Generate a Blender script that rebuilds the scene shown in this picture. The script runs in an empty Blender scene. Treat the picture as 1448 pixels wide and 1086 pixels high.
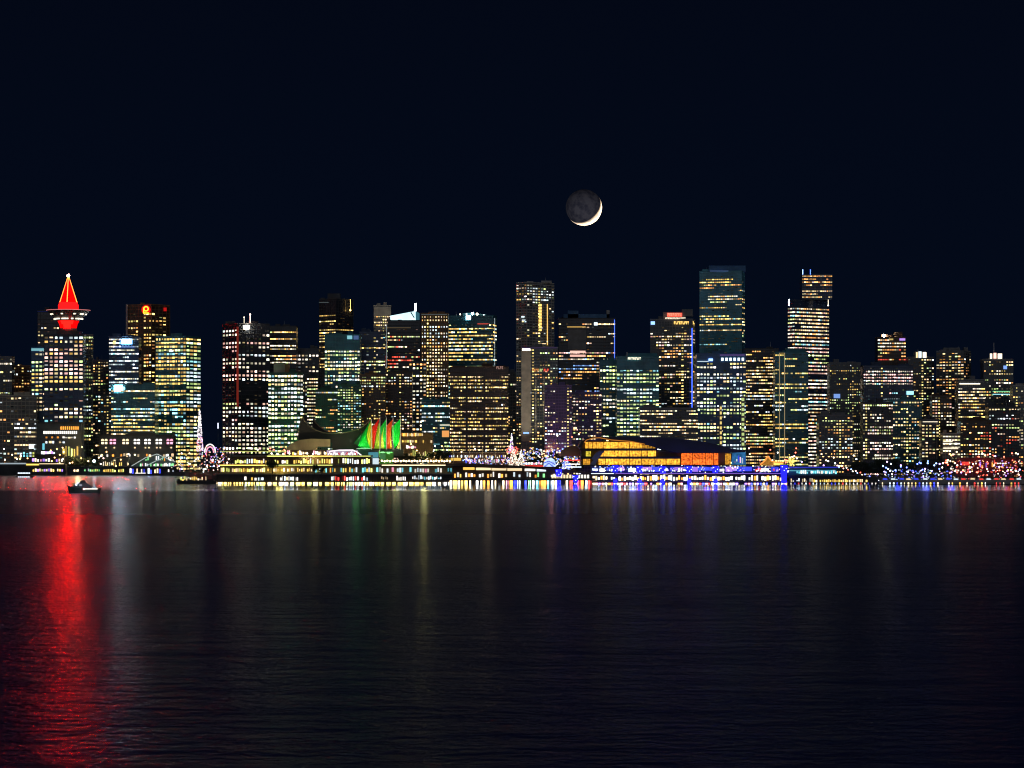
import bpy, math, random
from mathutils import Vector

# ------------------------------------------------------------------ basics
K, CX, HY, CAMH = 0.00025, 724.0, 632.0, 35.0
sc = bpy.context.scene
col = sc.collection
LAND_Z = 4.0
EXPO = 5.0; G = 2 ** -EXPO   # the night is exposed longer; light strengths are given as they look

def P(px, py, D):
    return Vector(((px - CX) * K * D, D, CAMH + (HY - py) * K * D))
def X(px, D): return (px - CX) * K * D
def Z(py, D): return CAMH + (HY - py) * K * D

# ------------------------------------------------------------------ materials
MATS = {}
def nt(name):
    m = bpy.data.materials.new(name); m.use_nodes = True
    t = m.node_tree; t.nodes.clear()
    out = t.nodes.new('ShaderNodeOutputMaterial')
    return m, t, out

def solid(name, rgb, rough=0.6, metal=0.0, var=0.35, scale=0.08, spec=0.5):
    """surface with cloudy wear in its base colour"""
    if name in MATS: return MATS[name]
    m, t, out = nt(name)
    b = t.nodes.new('ShaderNodeBsdfPrincipled')
    tc = t.nodes.new('ShaderNodeTexCoord'); n = t.nodes.new('ShaderNodeTexNoise')
    n.inputs['Scale'].default_value = scale; n.inputs['Detail'].default_value = 6
    r = t.nodes.new('ShaderNodeValToRGB')
    r.color_ramp.elements[0].position = .3; r.color_ramp.elements[1].position = .7
    r.color_ramp.elements[0].color = tuple(c * (1 - var) for c in rgb) + (1,)
    r.color_ramp.elements[1].color = tuple(min(1, c * (1 + var)) for c in rgb) + (1,)
    t.links.new(tc.outputs['Object'], n.inputs['Vector']); t.links.new(n.outputs['Fac'], r.inputs['Fac'])
    t.links.new(r.outputs['Color'], b.inputs['Base Color'])
    b.inputs['Roughness'].default_value = rough; b.inputs['Metallic'].default_value = metal
    b.inputs['Specular IOR Level'].default_value = spec
    t.links.new(b.outputs[0], out.inputs['Surface'])
    MATS[name] = m
    return m

def emit(name, rgb, e, sample=True, var=0.0, scale=0.4):
    if name in MATS: return MATS[name]
    e = e * G
    m, t, out = nt(name)
    em = t.nodes.new('ShaderNodeEmission')
    em.inputs['Color'].default_value = tuple(rgb) + (1,); em.inputs['Strength'].default_value = e
    if var:
        tc = t.nodes.new('ShaderNodeTexCoord'); n = t.nodes.new('ShaderNodeTexNoise')
        n.inputs['Scale'].default_value = scale; n.inputs['Detail'].default_value = 4
        mp = t.nodes.new('ShaderNodeMapRange')
        mp.inputs['From Min'].default_value = .3; mp.inputs['From Max'].default_value = .7
        mp.inputs['To Min'].default_value = e * (1 - var); mp.inputs['To Max'].default_value = e * (1 + var)
        t.links.new(tc.outputs['Object'], n.inputs['Vector']); t.links.new(n.outputs['Fac'], mp.inputs['Value'])
        t.links.new(mp.outputs['Result'], em.inputs['Strength'])
    t.links.new(em.outputs[0], out.inputs['Surface'])
    m.cycles.emission_sampling = 'FRONT' if sample else 'NONE'
    MATS[name] = m
    return m

def window_material():
    m, t, out = nt('lit_window')
    em = t.nodes.new('ShaderNodeEmission')
    oi = t.nodes.new('ShaderNodeObjectInfo'); at = t.nodes.new('ShaderNodeAttribute'); at.attribute_name = 'pane'
    mx = t.nodes.new('ShaderNodeMix'); mx.data_type = 'RGBA'; mx.blend_type = 'MULTIPLY'; mx.inputs[0].default_value = 1
    mu = t.nodes.new('ShaderNodeMath'); mu.operation = 'MULTIPLY'; mu.inputs[1].default_value = 8.0 * G
    t.links.new(oi.outputs['Color'], mx.inputs[6]); t.links.new(at.outputs['Color'], mx.inputs[7])
    t.links.new(mx.outputs[2], em.inputs['Color'])
    t.links.new(oi.outputs['Alpha'], mu.inputs[0]); t.links.new(mu.outputs[0], em.inputs['Strength'])
    t.links.new(em.outputs[0], out.inputs['Surface'])
    m.cycles.emission_sampling = 'FRONT'
    return m
WIN = window_material()

PAL = {'w': (1, .71, .36), 'y': (1, .60, .15), 'Y': (1, .74, .24), 'W': (1, .87, .64), 'c': (.78, .95, 1), 't': (.35, .85, .95),
       'o': (1, .42, .12), 'g': (.75, .95, .35), 'G': (.25, 1, .45), 'r': (1, .10, .06), 'b': (.10, .16, 1), 'p': (1, .56, .46), 'v': (.55, .3, 1), 'B': (.25, .45, 1), 'K': (.06, .14, 1)}

WALLS = {  # glass / infill, rib
    'teal':   ((.050, .230, .290), (.075, .240, .290)),
    'aqua':   ((.085, .330, .430), (.120, .370, .460)),
    'blue':   ((.045, .130, .300), (.080, .180, .340)),
    'navy':   ((.040, .070, .150), (.070, .095, .160)),
    'dark':   ((.030, .036, .050), (.075, .078, .090)),
    'brown':  ((.090, .060, .040), (.300, .170, .085)),
    'brick':  ((.050, .032, .028), (.130, .080, .055)),
    'grey':   ((.055, .068, .085), (.200, .205, .215)),
    'pale':   ((.110, .125, .140), (.450, .440, .420)),
    'stone':  ((.140, .120, .095), (.550, .480, .370)),
    'green':  ((.030, .140, .100), (.065, .160, .120)),
    'purple': ((.085, .065, .180), (.190, .140, .310)),  # violet local lighting put into the wall colour
}
def wall_mats(k):
    g, r = WALLS[k]
    return (solid('glass_' + k, g, .22, 0, .5, .06, .5), solid('rib_' + k, r, .75, 0, .25, .12, .3))

# ------------------------------------------------------------------ mesh collection
class MB:
    def __init__(self): self.v = []; self.f = []; self.m = []; self.c = []
    def quad(self, pts, mi=0, c=(1, 1, 1)):
        i = len(self.v); self.v += [tuple(p) for p in pts]; self.f.append(tuple(range(i, i + len(pts)))); self.m.append(mi); self.c.append(c)
    def hexa(self, p, mi=0, c=(1, 1, 1)):
        """p: 4 bottom points then 4 top points, same order"""
        i = len(self.v); self.v += [tuple(q) for q in p]
        for f in ((3, 2, 1, 0), (4, 5, 6, 7), (0, 1, 5, 4), (1, 2, 6, 5), (2, 3, 7, 6), (3, 0, 4, 7)):
            self.f.append(tuple(i + k for k in f)); self.m.append(mi); self.c.append(c)
    def box(self, x0, x1, y0, y1, z0, z1, mi=0, c=(1, 1, 1)):
        self.hexa([(x0, y0, z0), (x1, y0, z0), (x1, y1, z0), (x0, y1, z0), (x0, y0, z1), (x1, y0, z1), (x1, y1, z1), (x0, y1, z1)], mi, c)
    def pbox(self, px0, py0, px1, py1, D, dep, mi=0, c=(1, 1, 1)):
        self.box(X(px0, D), X(px1, D), D, D + dep, Z(py1, D), Z(py0, D), mi, c)
    def slabbox(self, A, u, n, s0, s1, z0, z1, back, proud, mi=0, c=(1, 1, 1)):
        """box on a facade: along u from s0 to s1, from -back to +proud along the outward normal n"""
        def q(s, o, z): return (A[0] + u[0] * s + n[0] * o, A[1] + u[1] * s + n[1] * o, z)
        self.hexa([q(s0, proud, z0), q(s1, proud, z0), q(s1, -back, z0), q(s0, -back, z0), q(s0, proud, z1), q(s1, proud, z1), q(s1, -back, z1), q(s0, -back, z1)], mi, c)
    def ribbon(self, A, u, n, ss, z0, z1, cc):
        """one run of glass with its mullions: a closed strip along a facade"""
        i = len(self.v)
        for s in ss:
            for o, z in ((.17, z0), (.17, z1), (-.05, z1), (-.05, z0)): self.v.append((A[0] + u[0] * s + n[0] * o, A[1] + u[1] * s + n[1] * o, z))
        for k in range(len(ss) - 1):
            a = i + 4 * k; b = a + 4
            for f in ((a, b, b + 1, a + 1), (a + 1, b + 1, b + 2, a + 2), (a + 2, b + 2, b + 3, a + 3), (a + 3, b + 3, b, a)): self.f.append(f); self.m.append(0); self.c.append(cc[k])
        e = i + 4 * (len(ss) - 1)
        self.f += [(i, i + 1, i + 2, i + 3), (e + 3, e + 2, e + 1, e)]; self.m += [0, 0]; self.c += [cc[0], cc[-1]]
    def prism(self, poly, z0, z1, mi=0, mt=None):
        """poly: xy list, counter-clockwise from above"""
        i = len(self.v); n = len(poly)
        self.v += [(p[0], p[1], z0) for p in poly] + [(p[0], p[1], z1) for p in poly]
        for k in range(n):
            self.f.append((i + k, i + (k + 1) % n, i + n + (k + 1) % n, i + n + k)); self.m.append(mi); self.c.append((1, 1, 1))
        self.f.append(tuple(range(i + n - 1, i - 1, -1))); self.m.append(mi); self.c.append((1, 1, 1))
        self.f.append(tuple(range(i + n, i + 2 * n))); self.m.append(mi if mt is None else mt); self.c.append((1, 1, 1))
    def profile(self, pts, D, dep, mi=0):
        """outline in px/py at depth D (clockwise in the picture) given a real depth"""
        i = len(self.v); n = len(pts)
        self.v += [tuple(P(a, b, D)) for a, b in pts]
        self.v += [(v[0], v[1] + dep, v[2]) for v in self.v[i:i + n]]
        for k in range(n):
            self.f.append((i + k, i + (k + 1) % n, i + n + (k + 1) % n, i + n + k)); self.m.append(mi); self.c.append((1, 1, 1))
        self.f.append(tuple(range(i + n - 1, i - 1, -1))); self.f.append(tuple(range(i + n, i + 2 * n))); self.m += [mi, mi]; self.c += [(1, 1, 1)] * 2
    def tube(self, a, b, r0, r1=None, n=6, mi=0, c=(1, 1, 1), cap=True):
        r1 = r0 if r1 is None else r1
        a = Vector(a); b = Vector(b); d = (b - a).normalized()
        s = d.cross(Vector((0, 0, 1)) if abs(d.z) < .9 else Vector((1, 0, 0))).normalized(); t = d.cross(s)
        i = len(self.v)
        for p, r in ((a, r0), (b, r1)):
            for k in range(n):
                w = 2 * math.pi * k / n; self.v.append(tuple(p + s * (r * math.cos(w)) + t * (r * math.sin(w))))
        for k in range(n):
            self.f.append((i + k, i + (k + 1) % n, i + n + (k + 1) % n, i + n + k)); self.m.append(mi); self.c.append(c)
        if cap:
            self.f.append(tuple(range(i + n - 1, i - 1, -1))); self.f.append(tuple(range(i + n, i + 2 * n))); self.m += [mi, mi]; self.c += [c, c]
    def path(self, pts, r, mi=0, n=6):
        for a, b in zip(pts[:-1], pts[1:]): self.tube(a, b, r, r, n, mi)
    def lathe(self, prof, n=32, cx=0, cy=0, mi=0):
        i = len(self.v)
        for r, z in prof:
            for k in range(n):
                w = 2 * math.pi * k / n; self.v.append((cx + r * math.cos(w), cy + r * math.sin(w), z))
        for j in range(len(prof) - 1):
            for k in range(n):
                a = i + j * n + k; b = i + j * n + (k + 1) % n
                self.f.append((a, b, b + n, a + n)); self.m.append(mi); self.c.append((1, 1, 1))
        self.f.append(tuple(range(i + n - 1, i - 1, -1))); self.f.append(tuple(range(i + (len(prof) - 1) * n, i + len(prof) * n))); self.m += [mi, mi]; self.c += [(1, 1, 1)] * 2
    def ball(self, c, r, nu=10, nv=6, mi=0, colr=(1, 1, 1), sz=1.0):
        prof = []
        i = len(self.v)
        self.v.append((c[0], c[1], c[2] - r * sz))
        for j in range(1, nv):
            t = math.pi * j / nv
            for k in range(nu):
                w = 2 * math.pi * k / nu
                self.v.append((c[0] + r * math.sin(t) * math.cos(w), c[1] + r * math.sin(t) * math.sin(w), c[2] - r * sz * math.cos(t)))
        self.v.append((c[0], c[1], c[2] + r * sz)); top = len(self.v) - 1
        for k in range(nu):
            k2 = (k + 1) % nu
            self.f.append((i, i + 1 + k2, i + 1 + k)); self.m.append(mi); self.c.append(colr)
            for j in range(nv - 2):
                a = i + 1 + j * nu
                self.f.append((a + k, a + k2, a + nu + k2, a + nu + k)); self.m.append(mi); self.c.append(colr)
            a = i + 1 + (nv - 2) * nu
            self.f.append((a + k, a + k2, top)); self.m.append(mi); self.c.append(colr)
    def data(self, name, mats, smooth=False, off=(0, 0, 0), paint=False):
        me = bpy.data.meshes.new(name)
        o = off
        me.from_pydata([(v[0] - o[0], v[1] - o[1], v[2] - o[2]) for v in self.v], [], self.f)
        for m in mats: me.materials.append(m)
        if len(mats) > 1: me.polygons.foreach_set('material_index', self.m)
        if smooth: me.polygons.foreach_set('use_smooth', [True] * len(self.f))
        if paint:
            a = me.attributes.new('pane', 'FLOAT_COLOR', 'CORNER'); buf = []
            for f, c in zip(self.f, self.c): buf += [c[0], c[1], c[2], 1.0] * len(f)
            a.data.foreach_set('color', buf)
        me.update()
        return me
    def build(self, name, mats, parent=None, smooth=False, paint=False):
        if not isinstance(mats, (list, tuple)): mats = [mats]
        off = tuple(parent_origin(parent)) if parent else (0, 0, 0)
        o = bpy.data.objects.new(name, self.data(name, mats, smooth, off, paint)); col.objects.link(o)
        if parent: o.parent = parent
        return o

ORIG = {}
def parent_origin(o):
    p = Vector((0, 0, 0))
    while o is not None:
        p = p + o.location; o = o.parent
    return p
def tag(o, label, cat, group=None, kind=None):
    o['label'] = label; o['category'] = cat
    if group: o['group'] = group
    if kind: o['kind'] = kind
    return o
def thing(name, loc, label, cat, group=None):
    o = bpy.data.objects.new(name, None); o.empty_display_size = 2; o.location = loc; col.objects.link(o)
    return tag(o, label, cat, group)
def struct(o): o['kind'] = 'structure'; return o
def copy_tree(o, loc, label=None, parent=None):
    c = o.copy(); col.objects.link(c)
    if parent is not None: c.parent = parent
    else:
        c.location = loc
        if label: c['label'] = label
    for ch in list(o.children): copy_tree(ch, None, None, c)
    return c

_u = MB(); _u.box(-.5, .5, -.5, .5, -.5, .5)
UNIT = _u.data('window', [WIN], paint=True)

# ------------------------------------------------------------------ towers
PRE = {
    'off':  dict(mode='grid', ch=5.6, cw=5.6, fw=.72, fh=.52, p=.55, rv=.35, run=.55, pal='wwyWWw', e=1.5),
    'band': dict(mode='band', ch=5.4, cw=3.0, fw=.92, fh=.40, p=.46, rv=.30, run=.74, pal='wyWYw', e=1.4),
    'res':  dict(mode='grid', ch=4.7, cw=4.2, fw=.66, fh=.46, p=.30, rv=.14, run=.45, pal='wwywWo', e=1.2),
    'dot':  dict(mode='grid', ch=5.2, cw=4.3, fw=.52, fh=.50, p=.70, rv=.25, run=.5, pal='wwWwy', e=1.6),
}
N_WIN = 0

def emit_cells(root, cells, cap=100):
    """cells: (area, [(A,u,n,s0,s1,z0,z1,rgb,e), ...]); the largest become single windows, the rest one mesh"""
    global N_WIN
    order = sorted(range(len(cells)), key=lambda i: -cells[i][0])
    single = set(order[:cap]); o0 = parent_origin(root); rest = MB()
    for i, (ar, panes) in enumerate(cells):
        if i in single and len(panes) == 1:
            A, u, n, s0, s1, z0, z1, rgb, e = panes[0]
            o = bpy.data.objects.new('window', UNIT); col.objects.link(o); o.parent = root
            s = (s0 + s1) / 2
            o.location = (A[0] + u[0] * s + n[0] * .06 - o0[0], A[1] + u[1] * s + n[1] * .06 - o0[1], (z0 + z1) / 2 - o0[2])
            o.rotation_euler = (0, 0, math.atan2(u[1], u[0])); o.scale = (s1 - s0, .22, z1 - z0)
            o.color = (rgb[0], rgb[1], rgb[2], min(e / 8, 1)); N_WIN += 1
        else:
            b = MB() if i in single else rest
            if i in single:
                A, u, n = panes[0][:3]; z0 = min(p[5] for p in panes); z1 = max(p[6] for p in panes); ss = []; cc = []
                for p in panes:
                    if ss: cc.append((.004, .004, .005))
                    ss += [p[3], p[4]]; cc.append(tuple(x * p[8] for x in p[7]))
                b.ribbon(A, u, n, ss, z0, z1, cc)
            for A, u, n, s0, s1, z0, z1, rgb, e in (() if i in single else panes):
                b.slabbox(A, u, n, s0, s1, z0, z1, .05, .17, 0, (rgb[0] * e, rgb[1] * e, rgb[2] * e))
            if i in single:
                w = b.build('window', WIN, root, paint=True); w.color = (1, 1, 1, .125); N_WIN += 1
    if rest.v:
        w = rest.build('small_windows', WIN, root, paint=True); w.color = (1, 1, 1, .125); w['kind'] = 'stuff'

def facade(cells, wall, A, B, z0, z1, D, st, rng):
    ax, ay = A; bx, by = B
    L = math.hypot(bx - ax, by - ay); u = ((bx - ax) / L, (by - ay) / L); n = (u[1], -u[0])
    vis = (bx - ax) / (K * D)
    fine = 1.0 if st['mode'] == 'grid' and st['cw'] > 4.5 else .92
    nc = max(1, round(vis / (st['cw'] * fine))); cwm = L / nc
    core = rng.randrange(1, nc - 1) if nc > 5 and st['cw'] < 4.5 and st['mode'] == 'grid' and rng.random() < .8 else -1
    fl = st['ch'] * fine * K * D; nr = max(1, int((z1 - z0) / fl))
    led = st.get('ledge', .16) * fl; pr = st.get('pier', .10)
    # floor edges and piers stand proud of the glass
    for r in range(nr + 1):
        zt = z1 - r * fl
        if zt - led > z0: wall.slabbox(A, u, n, .05, L - .05, zt - led, zt, .02, st.get('lp', .45), 1)
    if st.get('pier', .10) > 0:
        step = st.get('pstep', 1)
        for c in range(0, nc + 1, step):
            s = min(max(c * cwm, pr * cwm / 2 + .06), L - pr * cwm / 2 - .06)
            wall.slabbox(A, u, n, s - pr * cwm / 2, s + pr * cwm / 2, z0, z1 - .05, .03, st.get('pp', .33), 1)
    ya, yb = st.get('y0', -1e9), st.get('y1', 1e9)
    skipc = st.get('skipc', ())
    rowpal = None
    for r in range(nr):
        zt = z1 - r * fl - led; zb = z1 - (r + 1) * fl
        py = HY - ((zt + zb) / 2 - CAMH) / (K * D)
        if py < ya or py > yb: continue
        q = rng.gauss(st['p'] * 1.18 + .02, st['rv'])
        for (pa, pb, v) in st.get('rows', ()):
            if pa <= py <= pb: q = v
        q = min(max(q, 0.02), .98)
        if rowpal is None or rng.random() > .45: rowpal = rng.choice(st['pal'])
        lit = rng.random() < q; runs = []; cur = None
        eb = st['e'] * math.exp(rng.gauss(0, .25))
        h = (zt - zb); full = st['fh'] * fl * .88
        for c in range(nc):
            if rng.random() > st['run']: lit = rng.random() < q
            if c in skipc or (nc - 1 - c) in st.get('skipr', ()): cur = None; continue
            was = lit
            if c == core and rng.random() < .72: lit = True
            if not lit:
                cur = None
                if rng.random() < .24:
                    k = rng.choice(st['pal']); hh = full * rng.uniform(.5, .9); zc = zt - .04 * fl; e = .028 * math.exp(rng.gauss(0, .8))
                    runs.append([(A, u, n, (c + .5 - st['fw'] * .45) * cwm, (c + .5 + st['fw'] * .45) * cwm, zc - hh, zc, PAL[k], e, 1)])
                continue
            k = 'Y' if c == core else rowpal if rng.random() < .62 else rng.choice(st['pal'])
            lit = was
            rgb = PAL[k]; rgb = tuple(min(1, max(0, x * rng.uniform(.88, 1.1))) for x in rgb)
            e = .95 * eb * math.exp(rng.gauss(0, .7))
            if rng.random() < .12: e *= .3
            w = cwm * st['fw'] * .92 * (rng.uniform(.45, 1) if rng.random() < .2 else 1)
            hh = min(full, h * .96) * (rng.uniform(.5, .9) if rng.random() < .25 else 1)
            s = (c + .5) * cwm; zc = zt - .04 * fl
            pane = (A, u, n, s - w / 2, s + w / 2, zc - hh, zc, rgb, e)
            if st['mode'] == 'band':
                if cur is None: cur = []; runs.append(cur)
                cur.append(pane)
                if len(cur) >= 7: cur = None
            else: runs.append([pane])
        for ru in runs: cells.append((sum((p[4] - p[3]) * (p[6] - p[5]) for p in ru) * (.01 if len(ru[0]) > 9 else 1), [p[:9] for p in ru]))

class Tower: pass
def tower(name, xl, xr, yt, D, label, wall='dark', st='off', split=None, theta=None, base=None, pent=None, tiers=None, extras=(), seed=None, cat='building', depth=None, st2=None, wall2=None, **ov):
    """xl, xr, yt: where the outline falls at distance D; split: the near corner when two faces show"""
    rng = random.Random(seed if seed is not None else int(xl * 7 + yt * 13))
    zb = LAND_Z if base is None else Z(base, D)
    s = dict(PRE[st]); s.update(ov)
    if wall in ('aqua', 'teal', 'blue', 'green', 'navy'): s['pal'] = s['pal'] * 2 + 'cgt'
    else: s['pal'] = s['pal'] * 3 + 'cg'
    zt = Z(yt, D)
    xm = (X(xl, D) + X(xr, D)) / 2
    root = thing(name, (xm, D, zb), label, cat)
    w = MB(); cells = []
    def foot(xl, xr, split, D, depth):
        if split is None:
            W = X(xr, D) - X(xl, D); d = depth or min(45, max(18, .7 * W))
            a, b = (X(xl, D), D), (X(xr, D), D)
            return [a, b, (b[0], D + d), (a[0], D + d)], [(a, b)]
        a_, b_ = (split - xl) * K * D, (xr - split) * K * D
        th = theta or min(max(math.atan2(b_, a_), .12), 1.45)
        la, lb = a_ / math.cos(th), b_ / math.sin(th)
        c = (X(split, D), D); l = (c[0] - a_, D + la * math.sin(th)); r = (c[0] + b_, D + lb * math.cos(th))
        return [c, r, (l[0] + r[0] - c[0], l[1] + r[1] - c[1]), l], [(l, c), (c, r)]
    poly, fs = foot(xl, xr, split, D, depth)
    w.prism(poly, zb, zt, 0, 1)
    for i, (a, b) in enumerate(fs):
        ss = s if (i == 0 or st2 is None) else {**s, **st2}
        facade(cells, w, a, b, zb, zt - 1.0, D, ss, rng)
    allf = list(fs)
    for (txl, txr, tyt, tD, tst) in (tiers or ()):
        tp, tf = foot(txl, txr, None, tD, None)
        w.prism(tp, zt + .02, Z(tyt, tD), 0, 1)
        for a, b in tf: facade(cells, w, a, b, zt + .03, Z(tyt, tD) - .8, tD, {**s, **tst}, rng)
    w.build('wall', list(wall_mats(wall)), root)
    emit_cells(root, cells)
    rf = MB(); cx = sum(p[0] for p in poly) / 4; cy = sum(p[1] for p in poly) / 4
    big = [(cx + (p[0] - cx) * 1.012, cy + (p[1] - cy) * 1.012) for p in poly]
    if not tiers: rf.prism(big, zt + .01, zt + 1.3, 0)
    def onface(px):
        for a, b in fs:
            if a[0] - .5 <= px * 1.0 <= b[0] + .5:
                t = (px - a[0]) / max(1e-6, b[0] - a[0]); return a[1] + t * (b[1] - a[1])
        return D
    if pent:
        for (a, b, y) in pent:
            rf.box(X(a, D), X(b, D), cy - 6, cy + 6, zt + 1.28, Z(y, D), 0)
    if rf.v: rf.build('roof', wall_mats(wall)[1], root)
    if not tiers and xr - xl > 14:
        for q in range(rng.choice((1, 2, 2, 3))):
            hw = (xr - xl) * rng.uniform(.05, .14); c = rng.uniform(xl + hw + 2, xr - hw - 2); hh = rng.uniform(1.5, 4.5)
            mm = MB(); x0, x1 = X(c - hw, D), X(c + hw, D); mm.box(x0, x1, cy - 3 + q, cy + 4 + q, zt + 1.1, zt + 1.3 + hh)
            for j in range(3): mm.box(x0 + (x1 - x0) * (j + .2) / 3, x0 + (x1 - x0) * (j + .8) / 3, cy - 3.3 + q, cy - 3.05 + q, zt + 1.5, zt + 1.0 + hh)
            mm.build('plant_room', wall_mats(wall)[1], root)
        if rng.random() < .45:
            mm = MB(); c = rng.uniform(xl + 4, xr - 4); mm.tube((X(c, D), cy, zt + 1), (X(c, D), cy, zt + rng.uniform(5, 11)), .3, .12); mm.build('mast', solid('steel', (.35, .35, .37), .4, .6), root)
    for ex in extras:
        k = ex[0]
        if k == 'sign':   # lit panel: x0,y0,x1,y1,colour,e
            _, x0, y0, x1, y1, c, e = ex
            m = MB(); Df = onface(X((x0 + x1) / 2, D)) - 1.1
            m.pbox(x0, y0, x1, y1, Df, .5)
            m.build('sign', emit('sign_%s_%.1f' % (c, e), PAL[c], e), root)
        elif k == 'letters':  # x0,y0,x1,y1,colour,e : row of letter-like strokes
            _, x0, y0, x1, y1, c, e = ex
            m = MB(); Df = onface(X((x0 + x1) / 2, D)) - 1.1; r2 = random.Random(int(x0)); x = x0
            lw = (y1 - y0) * .62
            while x + lw * .6 < x1:
                t = .28 * lw
                m.pbox(x, y0, x + t, y1, Df, .4)
                j = r2.randrange(4)
                if j != 1: m.pbox(x + t + .01, y0, x + lw * .8, y0 + .28 * (y1 - y0), Df, .4)
                if j in (0, 2): m.pbox(x + t + .01, y0 + .42 * (y1 - y0), x + lw * .7, y0 + .62 * (y1 - y0), Df, .4)
                if j in (1, 2): m.pbox(x + t + .01, y1 - .25 * (y1 - y0), x + lw * .8, y1, Df, .4)
                x += lw
            m.build('sign_lettering', emit('letters_%s_%.1f' % (c, e), PAL[c], e), root)
        elif k == 'strip':  # vertical or horizontal tube of light
            _, x0, y0, x1, y1, c, e = ex
            m = MB(); Df = onface(X((x0 + x1) / 2, D)) - 1.3
            m.pbox(min(x0, x1) - .45 * (x0 == x1), y0 - .4 * (y0 == y1), max(x0, x1) + .45 * (x0 == x1), y1 + .4 * (y0 == y1), Df, .6)
            m.build('light_strip', emit('strip_%s_%.1f' % (c, e), PAL[c], e), root)
        elif k == 'fin':   # pale unlit pier from top to bottom
            _, x0, y0, x1, y1, mk = ex
            m = MB(); Df = onface(X((x0 + x1) / 2, D)) - 1.0
            m.pbox(x0, y0, x1, y1, Df, 1.2); m.build('pier', wall_mats(mk)[1], root)
        elif k == 'mast':
            _, x, y0, y1 = ex
            m = MB(); m.tube((X(x, D), cy, Z(y1, D)), (X(x, D), cy, Z(y0, D)), .55, .3); m.build('mast', solid('steel', (.35, .35, .37), .4, .6), root)
        elif k == 'beacon':
            _, x, y, c, e, r = ex
            m = MB(); m.ball((X(x, D), cy - 8, Z(y, D)), r * K * D)
            m.tube((X(x, D), cy - 8, zt + .5), (X(x, D), cy - 8, Z(y, D)), .18, .18)
            m.build('beacon', emit('beacon_%s_%.1f' % (c, e), PAL[c], e), root)
        elif k == 'block':  # roof block with its own wall colour
            _, x0, y0, x1, y1, mk = ex
            bd = onface(X((x0 + x1) / 2, D)) + 3
            m = MB(); m.box(X(x0, D), X(x1, D), bd, bd + 12, Z(y1, D), Z(y0, D)); m.build('plant_room', wall_mats(mk)[1], root)
    return root

# ------------------------------------------------------------------ the towers, left to right
T = tower
OF, AP, LO = 'office_tower', 'apartment_tower', 'low_building'
# far left
T(AP, -14, 17, 505, 3650, 'grey apartment tower cut by the left edge of the skyline, lit floors in short rows', 'grey', 'band', p=.4, ch=6.5, cw=3.4)
T(OF, 18, 46, 518, 3730, 'dim brown block with orange lamps on its roof left of the teal topped tower', 'brown', 'res', p=.22, pal='ooww', extras=[('beacon', 26, 517, 'w', 6, 1.2), ('sign', 27, 555, 33, 558, 'W', 3)])
T(OF, 44, 66, 492, 3600, 'slim tower with a glowing teal band along its roof edge', 'blue', 'off', ch=5.6, cw=5.3, p=.72, rv=.2, pal='wWwyW', extras=[('sign', 44.3, 492.6, 64.6, 496, 't', .55)])
T(AP, 53, 84, 440, 3850, 'dark grey apartment tower standing behind the red spired tower', 'dark', 'res', p=.35, cw=4.6, ch=5.2, y0=452, pal='wwWpw', extras=[('strip', 53, 440.6, 84, 440.6, 'b', .05), ('beacon', 68, 477, 'c', 9, 1.4)])
T(OF, 118.5, 131, 474, 3590, 'narrow pale shaft with green lit windows beside the red spired tower', 'grey', 'res', split=121.5, theta=1.0, p=.32, pal='gwgwy', cw=3.6, ch=5.6, extras=[('fin', 118.7, 473, 120.6, 600, 'pale'), ('fin', 130, 478, 130.9, 600, 'grey')])
T(AP, 131, 157, 510, 3810, 'dim grey apartment block in the gap right of the red spired tower', 'grey', 'res', p=.24, pal='wwoy', extras=[('block', 132, 511, 145, 517, 'grey')])
T(OF, 154, 196, 477, 3640, 'office tower with cold white floors and a glaring white roof sign', 'blue', 'band', p=.66, rv=.3, ch=5.5, cw=3.1, pal='ccWcW', e=1.5, extras=[('sign', 172, 480, 185.5, 485.6, 'c', 70), ('sign', 160, 482, 163.5, 486.5, 'y', 3), ('strip', 161, 490.5, 190, 490.5, 'B', 1.2)])
T(OF, 157, 219, 545, 3570, 'broad dark roofed office block with warm ribbon windows and a cyan roof sign', 'teal', 'band', p=.62, rv=.32, ch=5.5, cw=3.8, pal='wywYw', y0=552, extras=[('sign', 162, 545.5, 173, 552.5, 'c', 90), ('sign', 173.5, 547, 176.5, 551, 't', 2.2), ('fin', 174.6, 595, 175.4, 613, 'pale'), ('fin', 186.4, 595, 187.2, 613, 'pale'), ('fin', 175.5, 594, 186.3, 594.8, 'pale'), ('fin', 175.5, 613, 186.3, 613.7, 'pale')])
T(OF, 178, 236, 431, 3750, 'tall brown office tower with a round red and yellow emblem at its top', 'brown', 'off', split=214, theta=.55, ch=5.3, cw=4.5, p=.60, rv=.25, run=.7, pal='yyowY', skipc=(4, 5), y0=444, e=1.5, extras=[('fin', 178, 430, 180.4, 474, 'pale')])
T(OF, 218, 279, 476, 3620, 'bright yellow lit office tower with nearly every floor glowing', 'teal', 'off', split=263, theta=.35, ch=5.7, cw=4.3, fw=.84, fh=.56, p=.80, rv=.22, run=.75, pal='yYYwyg', e=1.6, extras=[('strip', 228, 484.4, 261, 484.4, 'Y', 2.2), ('sign', 239, 495, 245, 497, 'c', 2.5), ('fin', 222.5, 545, 223.3, 614, 'stone'), ('fin', 244.5, 545, 245.2, 614, 'stone'), ('fin', 256, 580, 256.6, 614, 'stone')], pent=[(244, 262, 474.5)])
T(OF, -12, 52, 560, 3585, 'wide grey stone block low at the far left with scattered small lights', 'stone', 'res', p=.22, cw=5.4, ch=6, pal='wwcto')
T(AP, 119, 158, 558, 3620, 'dark block with mixed small lights left of the cyan roof sign', 'dark', 'res', p=.36, cw=4.2, pal='woywt')
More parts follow.
